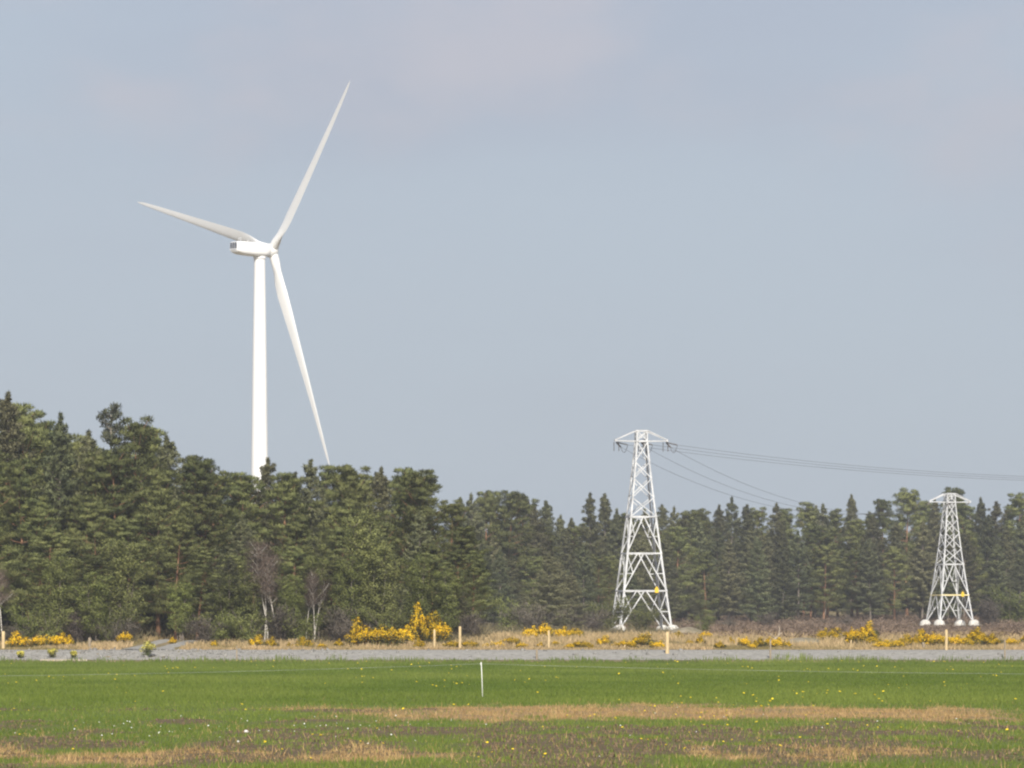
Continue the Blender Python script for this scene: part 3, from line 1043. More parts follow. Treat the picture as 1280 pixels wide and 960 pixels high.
GP = [[gorse_proto(s), False] for s in (3, 4, 5, 6)]
GORSE = [  # px, base row, width px, top row, distance
    (22, 26, 791, 326), (48, 22, 793, 325), (72, 30, 790, 327), (86, 16, 795, 326), (156, 18, 788, 332),
    (322, 22, 795, 323), (340, 16, 797, 322), (380, 22, 797, 323), (448, 26, 775, 327), (462, 40, 782, 325), (482, 44, 781, 325), (503, 30, 780, 328), (524, 26, 758, 331), (540, 36, 768, 330), (552, 22, 775, 329),
    (524, 14, 798, 322), (566, 22, 800, 322), (586, 24, 800, 322), (622, 16, 800, 323), (640, 20, 795, 326), (652, 14, 802, 322),
    (664, 22, 781, 350), (680, 20, 777, 352), (700, 26, 782, 345), (718, 24, 784, 345), (712, 12, 804, 321), (726, 26, 800, 322), (740, 12, 806, 321),
    (756, 20, 795, 326), (782, 22, 799, 322), (804, 30, 792, 325), (822, 18, 800, 322), (848, 16, 788, 345), (882, 16, 788, 345), (876, 12, 795, 330), (900, 14, 802, 323), (930, 14, 795, 328), (950, 16, 797, 325), (972, 20, 796, 325),
    (1030, 18, 784, 345), (1046, 30, 786, 340), (1068, 24, 784, 330), (1086, 22, 778, 338), (1092, 20, 792, 328), (1106, 26, 799, 322), (1122, 20, 797, 323), (1136, 26, 794, 325), (1154, 26, 788, 326), (1170, 26, 790, 325),
    (1192, 24, 793, 326), (1208, 26, 794, 326), (1222, 24, 785, 330), (1240, 26, 793, 326), (1264, 18, 796, 325), (1290, 26, 790, 327), (1314, 22, 796, 325),
    (608, 10, 803, 323), (632, 9, 800, 330), (676, 10, 803, 323), (694, 9, 800, 326), (768, 9, 803, 323), (792, 12, 804, 322), (862, 10, 799, 330), (914, 9, 797, 332), (940, 10, 803, 323), (962, 12, 797, 328), (986, 9, 802, 324), (402, 11, 803, 322), (424, 12, 799, 324), (362, 9, 803, 323), (216, 10, 797, 331), (268, 9, 800, 327)]
GMARK = [(4, "the edge post"), (113, "the stubby post"), (335, "the purple birch"), (543, "the gorse post"), (575, "the tallest post"), (686, "the slim post"), (835, "the stout post"),
         (963, "the lone stake"), (1183, "the farther pylon's post")]
gb = {}
for px, w, top, D in GORSE:
    e = GP[int(rng.integers(4))]
    root = copy_tree(e[0]) if e[1] else e[0]
    e[1] = True
    X = wx(px, D)
    z = ht(X, D) - .03
    H = max(.35, wz(top, D) - z) * 1.1
    root.location = (X, D, z)
    root.rotation_euler = (0, 0, rng.uniform(-.7, .7) + (math.pi if rng.random() < .0 else 0))
    sw = w / F_PX * D / 1.9 * 1.18
    root.scale = (sw, sw, H / 1.25)
    lm = min(GMARK, key=lambda m: abs(m[0] - px))
    gb.setdefault((lm[1], px > lm[0]), []).append((abs(px - lm[0]), root, H))
for (lm, right), lst in gb.items():
    lst.sort(key=lambda e: e[0])
    for i, (_, root, H) in enumerate(lst):
        sz = "tall" if H > 1.5 else ("low" if H < .7 else "rounded")
        tag(root, f"{sz} gorse bush in yellow bloom, {ORD[i]} {'right' if right else 'left'} of {lm}", "gorse bush", "gorse bushes along the road verge")


# ------------------------------------------------------------------ wind turbine
def turbine():
    D = 979.0
    X0 = wx(324.5, D)
    z0 = ht(X0, D)
    hub_z = wz(311.9, D)
    root = empty("wind_turbine", (X0, D, z0))
    tag(root, "tall white three bladed wind turbine standing behind the near wood", "wind turbine")
    H = hub_z - z0
    tb = MB()
    n = 40
    prof = [(0, 2.05), (0.4, 2.05), (20, 1.78), (45, 1.47), (H - 4, 1.17), (H - 1.9, 1.15)]
    tb.loft([[(r * math.cos(2 * math.pi * k / n), r * math.sin(2 * math.pi * k / n), z) for k in range(n)] for z, r in prof])
    tw = tb.build("tower", M["turbine"], root)
    autosmooth(tw.data)
    yr = MB()
    yr.loft([[(r * math.cos(2 * math.pi * k / n), r * math.sin(2 * math.pi * k / n), z) for k in range(n)] for z, r in ((H - 1.9, 1.3), (H - 1.35, 1.3))])
    autosmooth(yr.build("yaw_ring", M["turbine"], root).data)
    psi = R(39.4)
    a = np.array((math.cos(psi), math.sin(psi), 0.0))
    h = np.array((math.sin(psi), -math.cos(psi), 0.0))
    zz = np.array((0, 0, 1.0))
    C = np.array((0, 0, H))

    def P(u, s, v):
        return C + a * u + h * s + zz * v

    def rrect(u, hw, lo, hi, rad, m=5):
        ring = []
        for cx, cz, a0 in ((hw - rad, hi - rad, 0), (-(hw - rad), hi - rad, 90), (-(hw - rad), lo + rad, 180), (hw - rad, lo + rad, 270)):
            for k in range(m):
                t = R(a0 + 90 * k / (m - 1))
                ring.append(P(u, cx + rad * math.cos(t), cz + rad * math.sin(t)))
        return ring

    nb = MB()
    nb.loft([rrect(-6.55, 1.25, -0.55, 1.22, .35), rrect(-6.35, 1.38, -0.85, 1.32, .45), rrect(-5.0, 1.55, -1.22, 1.36, .6), rrect(-2, 1.62, -1.42, 1.36, .7), rrect(0.6, 1.62, -1.45, 1.34, .75),
             rrect(1.5, 1.5, -1.35, 1.3, .95), rrect(2.05, 1.3, -1.2, 1.2, 1.1)])
    nac = nb.build("nacelle", M["turbine"], root)
    autosmooth(nac.data, 35)
    # rear louvre blocks
    g = MB()
    for ci in range(3):
        for ri in range(4):
            c = P(-6.56, -0.78 + .78 * ci, 0.98 - .3 * ri)
            g.beam(c - h * .29, c + h * .29, .14, .2)
    g.build("rear_grille", M["dark_grille"], nac)
    g = MB()
    g.beam(P(-6.50, -.95, -.3), P(-6.50, .95, -.3), .2, .26)
    g.build("cooling_duct", M["galv"], nac)
    for u, s, hh in ((-5.6, .5, .75), (-4.5, -.4, .9), (-3.2, .3, .35)):
        g = MB()
        g.tube([P(u, s, 1.3), P(u, s, 1.3 + hh)], .05, 6)
        g.beam(P(u - .2, s, 1.3 + hh), P(u + .2, s, 1.3 + hh), .1, .12)
        g.build("weather_mast", M["galv"], nac)
    # rotor: axis tilted upwards away from the tower
    tl = R(9.1)
    at = a * math.cos(tl) + zz * math.sin(tl)
    up = zz * math.cos(tl) - a * math.sin(tl)
    hc = P(3.2, 0, 0.0)
    hb = MB()
    rings = []
    for u, r in ((-1.25, 1.2), (-1.1, 1.35), (-.4, 1.45), (.3, 1.42), (.8, 1.1), (1.1, .7), (1.25, .2)):
        rings.append([hc + at * u + (h * math.cos(2 * math.pi * k / 24) + up * math.sin(2 * math.pi * k / 24)) * r for k in range(24)])
    hb.loft(rings)
    hub = hb.build("hub", M["turbine"], root)
    autosmooth(hub.data)
    st = [(0.9, 1.9, 1.0, 14), (2.5, 1.9, .98, 14), (4.5, 2.2, .72, 14), (7, 2.95, .44, 13), (9.5, 3.25, .33, 11.5), (14, 2.95, .27, 9), (20, 2.45, .24, 6.5), (27, 1.95, .21, 4), (34, 1.5, .19, 2), (40, 1.1, .18, .8), (43.5, .8, .17, .2), (45.3, .45, .16, 0), (46.1, .12, .16, 0)]
    for ang in (46.4, 166.4, 286.4):
        t = R(ang)
        s = up * math.cos(t) + h * math.sin(t)
        mv = -np.cross(at, s)
        bb = MB()
        rings = []
        for r, c, th, twist in st:
            c = c * (1 if r < 3 else .84)
            tw_ = R(twist + 3)
            le = mv * math.cos(tw_) + at * math.sin(tw_)
            nn = np.cross(s, le)
            o = hc + s * r - at * 0.53 * (r / 46) ** 2.2
            circ = np.clip((th - .5) / .5, 0, 1)
            axis = .5 * circ + .32 * (1 - circ)
            ring = []
            m = 22
            for k in range(m):
                ph = 2 * math.pi * k / m
                xc = .5 - .5 * math.cos(ph)          # 0 at the leading edge, 1 at the trailing edge
                yt = 2.6 * th * (0.2969 * math.sqrt(max(xc, 0)) - .126 * xc - .3516 * xc ** 2 + .2843 * xc ** 3 - .1015 * xc ** 4) * 2
                ya = .5 * yt * (1 if ph < math.pi else -.75)
                yc = .5 * math.sin(ph) * th
                y = yc * circ + ya * (1 - circ)
                ring.append(o + le * (axis - xc) * c + nn * y * c)
            rings.append(ring)
        bb.loft(rings)
        b = bb.build("blade", M["turbine"], root)
        autosmooth(b.data, 60)
    for o in root.children:
        pass
    return root


turbine()


# ------------------------------------------------------------------ pylons
S1 = 11.0            # pixels per metre of the nearer pylon


def pylon(px, D, foot_row, label, yaw, lower, sign_level, yellow_bar):
    """lattice tower; heights below are measured in pixels of the nearer pylon above its feet"""
    k = 1.0 / S1
    X0 = wx(px, D)
    z0 = wz(foot_row, D)
    root = empty("lattice_pylon", (X0, D, z0), yaw)
    tag(root, label, "pylon", "pylons before the far wood")
    if lower == 3:
        lv = [0, 48, 95, 141]
        hw = [33.5, 27.5, 22, 16.6]
    else:
        lv = [0, 43, 90]
        hw = [28.5, 22.5, 16.6]
    top = lv[-1]
    for d_, w_ in ((24, 13.8), (48, 11.4), (69, 9.4), (95, 7.3), (108, 7.1)):
        lv.append(top + d_)
        hw.append(w_)
    lv = np.array(lv) * k
    hw = np.array(hw) * k
    nl = lower

    def node(sx, sy, i):
        return np.array((sx * hw[i], sy * hw[i], lv[i]))

    def nodez(sx, sy, z):
        w = np.interp(z, lv, hw)
        return np.array((sx * w, sy * w, z))

    for sx in (-1, 1):
        for sy in (-1, 1):
            m = MB()
            for i in range(len(lv) - 1):
                p, q = node(sx, sy, i), node(sx, sy, i + 1)
                w = .19 if i < nl else .155
                # angle section: two flat flanges meeting on the outer corner
                m.beam(p - np.array((sx * w / 2, 0, 0)), q - np.array((sx * w / 2, 0, 0)), w if True else 0, .045, up=(0, 1, 0))
                m.beam(p - np.array((0, sy * (w / 2 + .03), 0)), q - np.array((0, sy * (w / 2 + .03), 0)), w, .045, up=(1, 0, 0))
            m.build("leg", M["galv"], root)
            f = MB()
            c = node(sx, sy, 0)
            n = 18
            f.loft([[(c[0] + r * math.cos(2 * math.pi * j / n), c[1] + r * math.sin(2 * math.pi * j / n), z) for j in range(n)]
                    for z, r in ((-.75, .80), (-.1, .78), (.2, .68), (.38, .5), (.5, .26))])
            ft = f.build("footing", M["concrete"], root)
            autosmooth(ft.data, 50)
    bw = .105
    for fi in range(4):
        # corners of this face
        (ax, ay), (bx, by) = [((-1, -1), (1, -1)), ((1, -1), (1, 1)), ((1, 1), (-1, 1)), ((-1, 1), (-1, -1))][fi]
        nrm = np.array([(0, -1, 0), (1, 0, 0), (0, 1, 0), (-1, 0, 0)][fi], float)
        m = MB()
        for i in range(nl):
            a0, b0 = node(ax, ay, i), node(bx, by, i)
            a1, b1 = node(ax, ay, i + 1), node(bx, by, i + 1)
            mid = (a1 + b1) / 2
            m.beam(a0, mid - (b1 - a1) * .02, .13, .06, up=nrm)
            m.beam(b0, mid + (b1 - a1) * .02, .13, .06, up=nrm)
            for L0, L1, Dg in ((a0, a1, a0 + (mid - a0) * .46), (b0, b1, b0 + (mid - b0) * .46)):
                lg = L0 + (L1 - L0) * (Dg[2] - L0[2]) / (L1[2] - L0[2])
                m.beam(lg, Dg, .09, .05, up=nrm)
                m.beam(L1 - np.array((0, 0, .05)), Dg, .09, .05, up=nrm)
        for i in range(nl, nl + 4):
            o = nrm * .035
            m.beam(node(ax, ay, i) + o, node(bx, by, i + 1) + o, bw, .05, up=nrm)
            m.beam(node(bx, by, i) - o, node(ax, ay, i + 1) - o, bw, .05, up=nrm)
        i = nl + 4
        m.beam(node(ax, ay, i), node(bx, by, i + 1), .09, .05, up=nrm)
        m.beam(node(bx, by, i), node(ax, ay, i + 1), .09, .05, up=nrm)
        m.beam(node(ax, ay, i + 1), node(bx, by, i + 1), .16, .12, up=nrm)
        m.build("face_bracing", M["galv"], root)
        for i in range(1, nl + 1):
            m = MB()
            m.beam(node(ax, ay, i) + nrm * .04, node(bx, by, i) + nrm * .04, .17, .08, up=nrm)
            m.build("horizontal_girt", M["yellow_steel"] if (yellow_bar and i == 1) else M["galv"], root)
    # crossarms
    za, zt = lv[nl + 4], lv[nl + 5]
    reach = 33 * k
    for sx in (-1, 1):
        m = MB()
        tip = np.array((sx * reach, 0, za + .05))
        for sy in (-1, 1):
            m.beam(nodez(sx, sy, za), tip + np.array((0, sy * .12, 0)), .17, .12)
            m.beam(nodez(sx, sy, zt), tip + np.array((0, sy * .12, .1)), .17, .12)
            q = nodez(sx, sy, za) * .5 + (tip + np.array((0, sy * .12, 0))) * .5
        m.beam(nodez(sx, -1, za) * .5 + tip * .5, nodez(sx, 1, za) * .5 + tip * .5, .07)
        m.beam(tip + np.array((0, -.25, .03)), tip + np.array((0, .25, .03)), .2, .26)
        m.build("crossarm", M["galv"], root)
    m = MB()
    m.beam(nodez(-1, -1, za) + np.array((0, -.06, 0)), nodez(1, -1, za) + np.array((0, -.06, 0)), .18, .1, up=(0, 1, 0))
    m.beam(nodez(-1, 1, za) + np.array((0, .06, 0)), nodez(1, 1, za) + np.array((0, .06, 0)), .18, .1, up=(0, 1, 0))
    m.build("crossarm_girder", M["galv"], root)
    # warning plate on the front
    z = lv[sign_level]
    w = np.interp(z, lv, hw)
    m = MB()
    c = np.array((w * .52, -w - .14, z))
    m.beam(c - np.array((.21, 0, .03)), c + np.array((.21, 0, -.03)), .05, .38, up=(0, 0, 1))
    sg = m.build("warning_plate", M["yellow"], root)
    m = MB()
    t = np.array([(-.26, 0, .18), (.26, 0, .18), (0, 0, .52)])
    m.add(list(c + np.array((0, -.04, 0)) + t) + list(c + np.array((0, .0, 0)) + t), [(0, 1, 2), (5, 4, 3), (0, 3, 4, 1), (1, 4, 5, 2), (2, 5, 3, 0)])
    m.build("warning_triangle", M["yellow"], root)
    cy, sn = math.cos(yaw), math.sin(yaw)

    def world(p):
        return np.array((X0 + p[0] * cy - p[1] * sn, D + p[0] * sn + p[1] * cy, z0 + p[2]))

    return root, world, za, reach


M["yellow_steel"] = surf_mat("yellow_painted_steel", (0.68, 0.55, 0.20), (0.72, 0.66, 0.45), 2.0, 0.5, 0.3)
D1, D2 = 545.0, 665.0
p1, w1, za1, re1 = pylon(801.5, D1 + 3, 786.5, "taller white lattice pylon with three braced lower stages, before the far wood", R(9), 3, 1, False)
p2, w2, za2, re2 = pylon(1187, D2 + 2.4, 779, "smaller white lattice pylon with yellow bar and four white concrete feet", R(17), 2, 1, True)


def string(parent, p, q, n=11, r=.10):
    """insulator string: a rod carrying sheds, in world coordinates, kept as a part of its pylon"""
    m = MB()
    p, q = np.array(p, float), np.array(q, float)
    m.tube([p, q], .03, 6)
    for i in range(n):
        t = .08 + .84 * i / (n - 1)
        c = p + (q - p) * t
        d = (q - p) / np.linalg.norm(q - p)
        m.tube([c - d * .03, c, c + d * .025], [.035, r, .04], 8)
    o = m.build("insulator", M["insulator"], parent)
    o.matrix_parent_inverse = mat_inv(parent)
    return o


def mat_inv(o):
    from mathutils import Matrix
    return (Matrix.Translation(o.location) @ Matrix.Rotation(o.rotation_euler.z, 4, "Z")).inverted()


def catenary(p, q, sag, n=40):
    t = np.linspace(0, 1, n)[:, None]
    pts = p[None] * (1 - t) + q[None] * t
    pts[:, 2] -= 4 * sag * (t * (1 - t))[:, 0]
    return pts


far_end = np.array((wx(1760, 600), 600.0, wz(586, 600)))
NM = ["outer arm left of the pylon", "mast between the arms", "outer arm right of the pylon"]
for j, sx in enumerate((-1, 0, 1)):
    a_ = w1(np.array((sx * (re1 - .1), 0, za1 - .12)))
    b_ = w2(np.array((sx * (re2 - .1), 0, za2 - .12)))
    dirn = unit((b_ - a_)[None])[0]
    a2 = a_ + dirn * 1.5 + np.array((0, 0, -.45))
    b2 = b_ - dirn * 1.5 + np.array((0, 0, -.3))
    string(p1, a_, a2)
    string(p2, b_, b2)
    m = MB()
    m.tube(catenary(a2, b2, 3.9), .018, 6)
    tag(m.build("power_cable", M["cable"]), f"dark cable sagging from the nearer to the farther pylon, hung on {('its left arm', 'its mast', 'its right arm')[j]}", "cable", "power cables between the pylons")
    fe = far_end + np.array((sx * .6, sx * 2.0, sx * .45))
    d2 = unit((fe - a_)[None])[0]
    a3 = a_ + d2 * 1.5 + np.array((0, 0, -.25))
    string(p1, a_, a3)
    m = MB()
    m.tube(catenary(a3, fe, 2.6, 50), .018, 6)
    tag(m.build("power_cable", M["cable"]), f"dark cable running level to the right from the nearer pylon's {('left arm', 'mast', 'right arm')[j]}", "cable", "power cables leaving to the right")
    # jumper loop under the arm
    m = MB()
    t = np.linspace(0, 1, 14)[:, None]
    lp = a2[None] * (1 - t) + a3[None] * t
    lp[:, 2] -= 4 * .75 * (t * (1 - t))[:, 0]
    m.tube(lp, .03, 6)
    jl = m.build("jumper_loop", M["cable"], p1)
    jl.matrix_parent_inverse = mat_inv(p1)
    for dx in (-.28, .28):
        e = w1(np.array((sx * (re1 - .15) + dx, .15, za1 - .1)))
        string(p1, e, e + np.array((0, 0, -1.05)), 8, .09)


# ------------------------------------------------------------------ posts, stakes, small things
def post(name, px, top, D, w, label, mat, group, lean=0.0, cap=True):
    X = wx(px, D)
    z = ht(X, D)
    H = wz(top, D) - z
    root = empty(name, (X, D, z), rng.uniform(-.4, .4))
    m = MB()
    n = 10
    jit = rng.uniform(.93, 1.07, n)
    rings = []
    for zz_, r in ((-.3, 1.0), (H * .3, .98), (H * .7, .95), (H - .05, .93), (H, .70)):
        rings.append([(r * w / 2 * jit[k] * math.cos(6.2832 * k / n) + lean * max(zz_, 0), r * w / 2 * jit[k] * math.sin(6.2832 * k / n), zz_) for k in range(n)])
    m.loft(rings)
    o = obj(name, m.mesh(name, mat))
    autosmooth(o.data, 50)
    o.location = root.location
    o.rotation_euler = root.rotation_euler
    bpy.data.objects.remove(root)
    tag(o, label, "post", group)
    return o


g1 = "timber posts behind the road"
post("fence_post", 4, 789, 320.5, .24, "pale post cut off by the left edge of the photo, beside low gorse", M["post"], g1)
post("fence_post", 112, 797, 320.5, .22, "stubby weathered post left of the wheel tracks", M["post_old"], g1)
post("fence_post", 543, 787, 320.5, .17, "pale slim post at the right of the tall gorse", M["post"], g1)
post("fence_post", 575, 783, 320.2, .19, "tallest pale post, standing right of the tall gorse bushes", M["post"], g1)
post("fence_post", 686, 788, 320.4, .15, "slim pale post alone between the near wood and the nearer pylon", M["post"], g1)
post("fence_post", 834, 790, 310.6, .25, "stout pale post below the nearer pylon", M["post"], g1)
post("fence_post", 1183, 787, 316.5, .19, "pale straight post below the farther pylon", M["post"], g1)
post("fence_post", 1155, 803, 320.5, .20, "short grey leaning post among gorse below the farther pylon", M["post_old"], g1, -.12)
post("fence_post", 1063, 800, 321.0, .09, "thin crooked pale stick by the gorse clump right of the pylons' middle", M["post"], g1, .1)
post("fence_post", 781, 806, 320.5, .10, "tiny post stub beneath low gorse left of the stout post", M["post"], g1)
g2 = "thin stakes at the field edge"
post("fence_stake", 963, 799, 308.0, .13, "thin weathered stake on the field side of the road, between the two pylons", M["post_old"], g2)
post("fence_stake", 1256, 799, 308.2, .12, "thin grey stake at the far right of the road edge", M["post_old"], g2)
post("fence_stake", 296, 807, 307.6, .09, "thin short stake before the road, left of the purple birch", M["post_old"], g2)
post("fence_stake", 671, 811, 307.8, .13, "dim stub of a stake before the road near the slim mid verge post", M["post_old"], g2)


def electric_post(px, top, D, label):
    X = wx(px, D)
    z = ht(X, D)
    H = wz(top, D) - z
    root = empty("electric_fence_stake", (X, D, z))
    tag(root, label, "fence stake", "white electric fence stakes")
    m = MB()
    m.tube([(.03, 0, -.1), (.012, 0, H * .5), (-.01, 0, H)], [.012, .011, .010], 8)
    m.build("shaft", M["plastic"], root, True)
    m = MB()
    m.tube([(-.01, 0, H - .08), (-.035, 0, H - .06), (-.03, 0, H - .02)], [.006, .006, .005], 6)
    m.build("wire_hook", M["plastic"], root, True)
    return np.array((X - .032, D, z + H - .045))


e0 = electric_post(602, 827.5, 128.0, "white plastic electric fence stake standing alone in the green field")
Xs = wx(-120, 121)
eL = electric_post(-120, 858, 122, "white plastic electric fence stake beyond the left edge of the photo")
eR = electric_post(1420, 858, 124, "white plastic electric fence stake beyond the right edge of the photo")
m = MB()
eL[2] = wz(846, 122)
eR[2] = wz(843, 124)
m.tube(np.concatenate([catenary(eL, e0, .06, 30), catenary(e0, eR, .06, 30)[1:]]), .0016, 5)
tag(m.build("fence_wire", M["galv"]), "thin white electric fence wire strung across the field", "wire")

# plank and lone stones
m = MB()
Xp = wx(80, 307)
m.loft([[(x, y, z + .012 * math.sin(x * 3)) for y, z in ((-.11, 0), (.11, 0), (.11, .06), (-.11, .06))] for x in np.linspace(-1.5, 1.5, 8)])
o = m.build("timber_plank", M["deadwood"])
o.location = (Xp, 306.9, ht(Xp, 306.9) + .06)
o.rotation_euler = (R(25), 0, R(3))
tag(o, "pale timber plank lying at the foot of the gravel bank", "plank")


def boulder(name, px, row, D, size, mat, label, cat, flat=.6, seed=1):
    import bmesh
    rg = np.random.default_rng(seed)
    bm = bmesh.new()
    bmesh.ops.create_icosphere(bm, subdivisions=3, radius=1)
    for vt in bm.verts:
        c = vt.co
        s = 1 + .35 * (float(fbm(np.array([c.x * 1.3 + 5 * seed]), np.array([c.y * 1.3 + c.z * 1.1]), seed, 3)[0]) - .5)
        vt.co = (c.x * size[0] * s, c.y * size[1] * s, c.z * size[2] * s)
    me = bpy.data.meshes.new(name)
    bm.to_mesh(me)
    bm.free()
    me.materials.append(mat)
    autosmooth(me, 40)
    o = obj(name, me)
    X = wx(px, D)
    o.location = (X, D, ht(X, D) + size[2] * .25)
    tag(o, label, cat)
    return o


boulder("field_stone", 308, 919, 83, (.04, .035, .03), M["whitestone"], "white stone lying on bare soil in the near field", "stone", seed=2)
boulder("field_stone", 298, 931, 75.5, (.022, .02, .018), M["whitestone"], "smaller white stone on the soil in front of the white stone", "stone", seed=3)
boulder("earth_mound", 1004, 806, 330, (1.3, 1.0, .42), M["earth"], "smooth greyish earth mound behind the road between the pylons", "mound", seed=4)
boulder("earth_mound", 858, 793, 420, (1.5, 1.6, .75), M["earth"], "grassy earth mound beside the foot of the nearer pylon", "mound", seed=5)

# bleached dead branch
Xb = wx(972, 333)
root = MB()
root.tube([(-.55, 0, 0), (-.2, .1, .5), (.12, 0, .75), (.2, 0, 1.3), (.12, 0, 1.65)], [.08, .07, .06, .045, .015], 7)
root.tube([(.12, 0, .75), (.4, 0, .95), (.55, .1, .85)], [.045, .03, .01], 6)
root.tube([(-.2, .1, .5), (-.6, .1, .85), (-1.1, 0, 1.0)], [.04, .025, .01], 6)
o = root.build("dead_branch", M["deadwood"], None, True)
o.scale = (.7, .7, .8)
o.location = (Xb, 333, ht(Xb, 333) - .05)
tag(o, "bleached dead branch sticking up from the verge between the pylons", "branch")

# yellow flowered weeds on the gravel bank
def weed(px, D, H, label, seed):
    rg = np.random.default_rng(seed)
    X = wx(px, D)
    root = empty("flowering_weed", (X, D, ht(X, D)))
    tag(root, label, "weed", "flowering weeds on the gravel bank")
    m = MB()
    cen = []
    for i in range(9):
        a = rg.uniform(0, 6.28)
        e = rg.uniform(.1, .6)
        p = np.array((math.cos(a) * math.sin(e), math.sin(a) * math.sin(e), math.cos(e))) * H * rg.uniform(.6, 1)
        m.tube([(0, 0, -.03), p * .5, p], [.02, .014, .008], 5, caps=False)
        cen.append(p)
    m.build("stem", M["stem"], root, True)
    cen = np.array(cen)
    v, q, tn = tufts(rg, np.concatenate([cen * .45, cen * .7]), np.full((18, 3), .11 * H / .6), 16, .12, .05, .3, .6, .7)
    obj("leaves", mesh_arrays("leaves", v, q, tn, M["gorse_green"], False, LAST_N), root)
    v, q, tn = tufts(rg, cen, np.full((9, 3), .13 * H / .6), 60, .07, .07, .5, .8, .6)
    obj("blossom", mesh_arrays("blossom", v, q, tn, M["weedflower"], False, LAST_N), root)


M["weedflower"] = foliage_mat("pale_yellow_petals", (0.62, 0.56, 0.10), (0.72, 0.66, 0.16), 0.2)
weed(184, 308.5, .95, "tall pale yellow flowering weed on the bank below the wheel tracks", 1)
weed(66, 308.6, .55, "pale yellow flowering weed clump above the timber plank", 2)
weed(92, 308.4, .45, "smaller pale yellow weed at the right end of the timber plank", 3)
weed(26, 308.4, .4, "low pale yellow weed on the bank near the left edge of the photo", 4)

# dandelions and daisies: single small flowers
def flower_mesh(name, mat, r, h, petals=9, dome=.35):
    m = MB()
    m.tube([(0, 0, -.02), (.008, 0, h * .6), (0, 0, h)], .004, 5, 1)
    m.loft([[(rr * math.cos(6.2832 * k / 10), rr * math.sin(6.2832 * k / 10), h + z) for k in range(10)] for rr, z in ((r * .35, -r * .35), (r, -r * .05), (r * .9, r * .18), (r * .45, r * dome))], 0)
    return m.mesh(name, [mat, M["stem"]])


DM = [flower_mesh("dandelion", M["dandelion"], .024, .10), flower_mesh("dandelion", M["dandelion"], .03, .13)]
n = 270
X, Y = field_points(rng, n * 12, 62, 303, .55, .112, 0)
wgt = (0.07 + 1.6 * sstep(.54, .66, fbm(X / 3, Y / 16, 90, 2))) * (0.5 + sstep(120, 200, Y))
k = np.where(rng.random(len(X)) < wgt)[0][:n]
for i in k:
    o = obj("dandelion", DM[int(rng.integers(2))])
    s = (.5 + Y[i] / 260) * rng.uniform(.6, 1.2)
    o.location = (X[i], Y[i], ht(X[i], Y[i]))
    o.rotation_euler = (rng.normal(0, .3), rng.normal(0, .3), rng.uniform(0, 6))
    o.scale = (s, s, s)
    tag(o, "small yellow dandelion flower dotted in the grass of the field", "dandelion", "dandelions in the field")
WM = flower_mesh("daisy", M["daisy"], .015, .07)
for i in range(95):
    cx, cy, sx_, sy_ = ((-6.2, 90, 2.6, 6), (-3, 86, 2.5, 5), (2, 80, 5, 9), (5, 95, 5, 10))[int(rng.integers(4))]
    x, y = rng.normal(cx, sx_), min(130, max(62, rng.normal(cy, sy_)))
    o = obj("daisy", WM)
    s = rng.uniform(.55, 1.0)
    o.location = (x, y, ht(x, y))
    o.rotation_euler = (rng.normal(.3, .3), rng.normal(0, .3), 0)
    o.scale = (s, s, s)
    tag(o, "tiny white daisy flower in the near grass of the field", "daisy", "daisies in the near field")

# ------------------------------------------------------------------ air
m, nt, out = new_mat("hazy_air")
pv = nd(nt, "ShaderNodeVolumePrincipled")
pv.inputs["Color"].default_value = (0.95, 0.965, 1.0, 1)
pv.inputs["Density"].default_value = 0.00021
pv.inputs["Anisotropy"].default_value = 0.2
nt.links.new(pv.outputs[0], out.inputs["Volume"])
hz = MB()
x0, x1, y0, y1, z0, z1 = -560, 560, -60, 1640, -1.2, 150
hz.add([(x0, y0, z0), (x1, y0, z0), (x1, y1, z0), (x0, y1, z0), (x0, y0, z1), (x1, y0, z1), (x1, y1, z1), (x0, y1, z1)],
       [(0, 3, 2, 1), (4, 5, 6, 7), (0, 1, 5, 4), (1, 2, 6, 5), (2, 3, 7, 6), (3, 0, 4, 7)])
tag(hz.build("haze", m), "thin pale spring haze filling the air", "haze", kind="stuff")

# ------------------------------------------------------------------ sun, sky, camera
SUN_EL, SUN_AZ = 36.0, 5.0          # azimuth measured from behind the camera towards its right
sd = np.array((math.sin(R(SUN_AZ)) * math.cos(R(SUN_EL)), -math.cos(R(SUN_AZ)) * math.cos(R(SUN_EL)), math.sin(R(SUN_EL))))
sl = bpy.data.lights.new("sun", "SUN")
sl.energy = 4.3
sl.angle = R(0.6)
sl.color = (1.0, 0.94, 0.84)
so = bpy.data.objects.new("sun", sl)
COL.objects.link(so)
from mathutils import Vector
so.rotation_euler = Vector(sd).to_track_quat("Z", "Y").to_euler()

w = bpy.data.worlds.new("World")
scene.world = w
w.use_nodes = True
nt = w.node_tree
nt.nodes.clear()
wo = nt.nodes.new("ShaderNodeOutputWorld")
bg = nt.nodes.new("ShaderNodeBackground")
sky = nt.nodes.new("ShaderNodeTexSky")
sky.sky_type = "NISHITA"
sky.sun_disc = False
sky.sun_elevation = R(SUN_EL)
sky.sun_rotation = math.atan2(sd[0], sd[1])
sky.air_density = 1.0
sky.dust_density = 1.5
sky.ozone_density = 1.5
bg.inputs["Strength"].default_value = 0.085
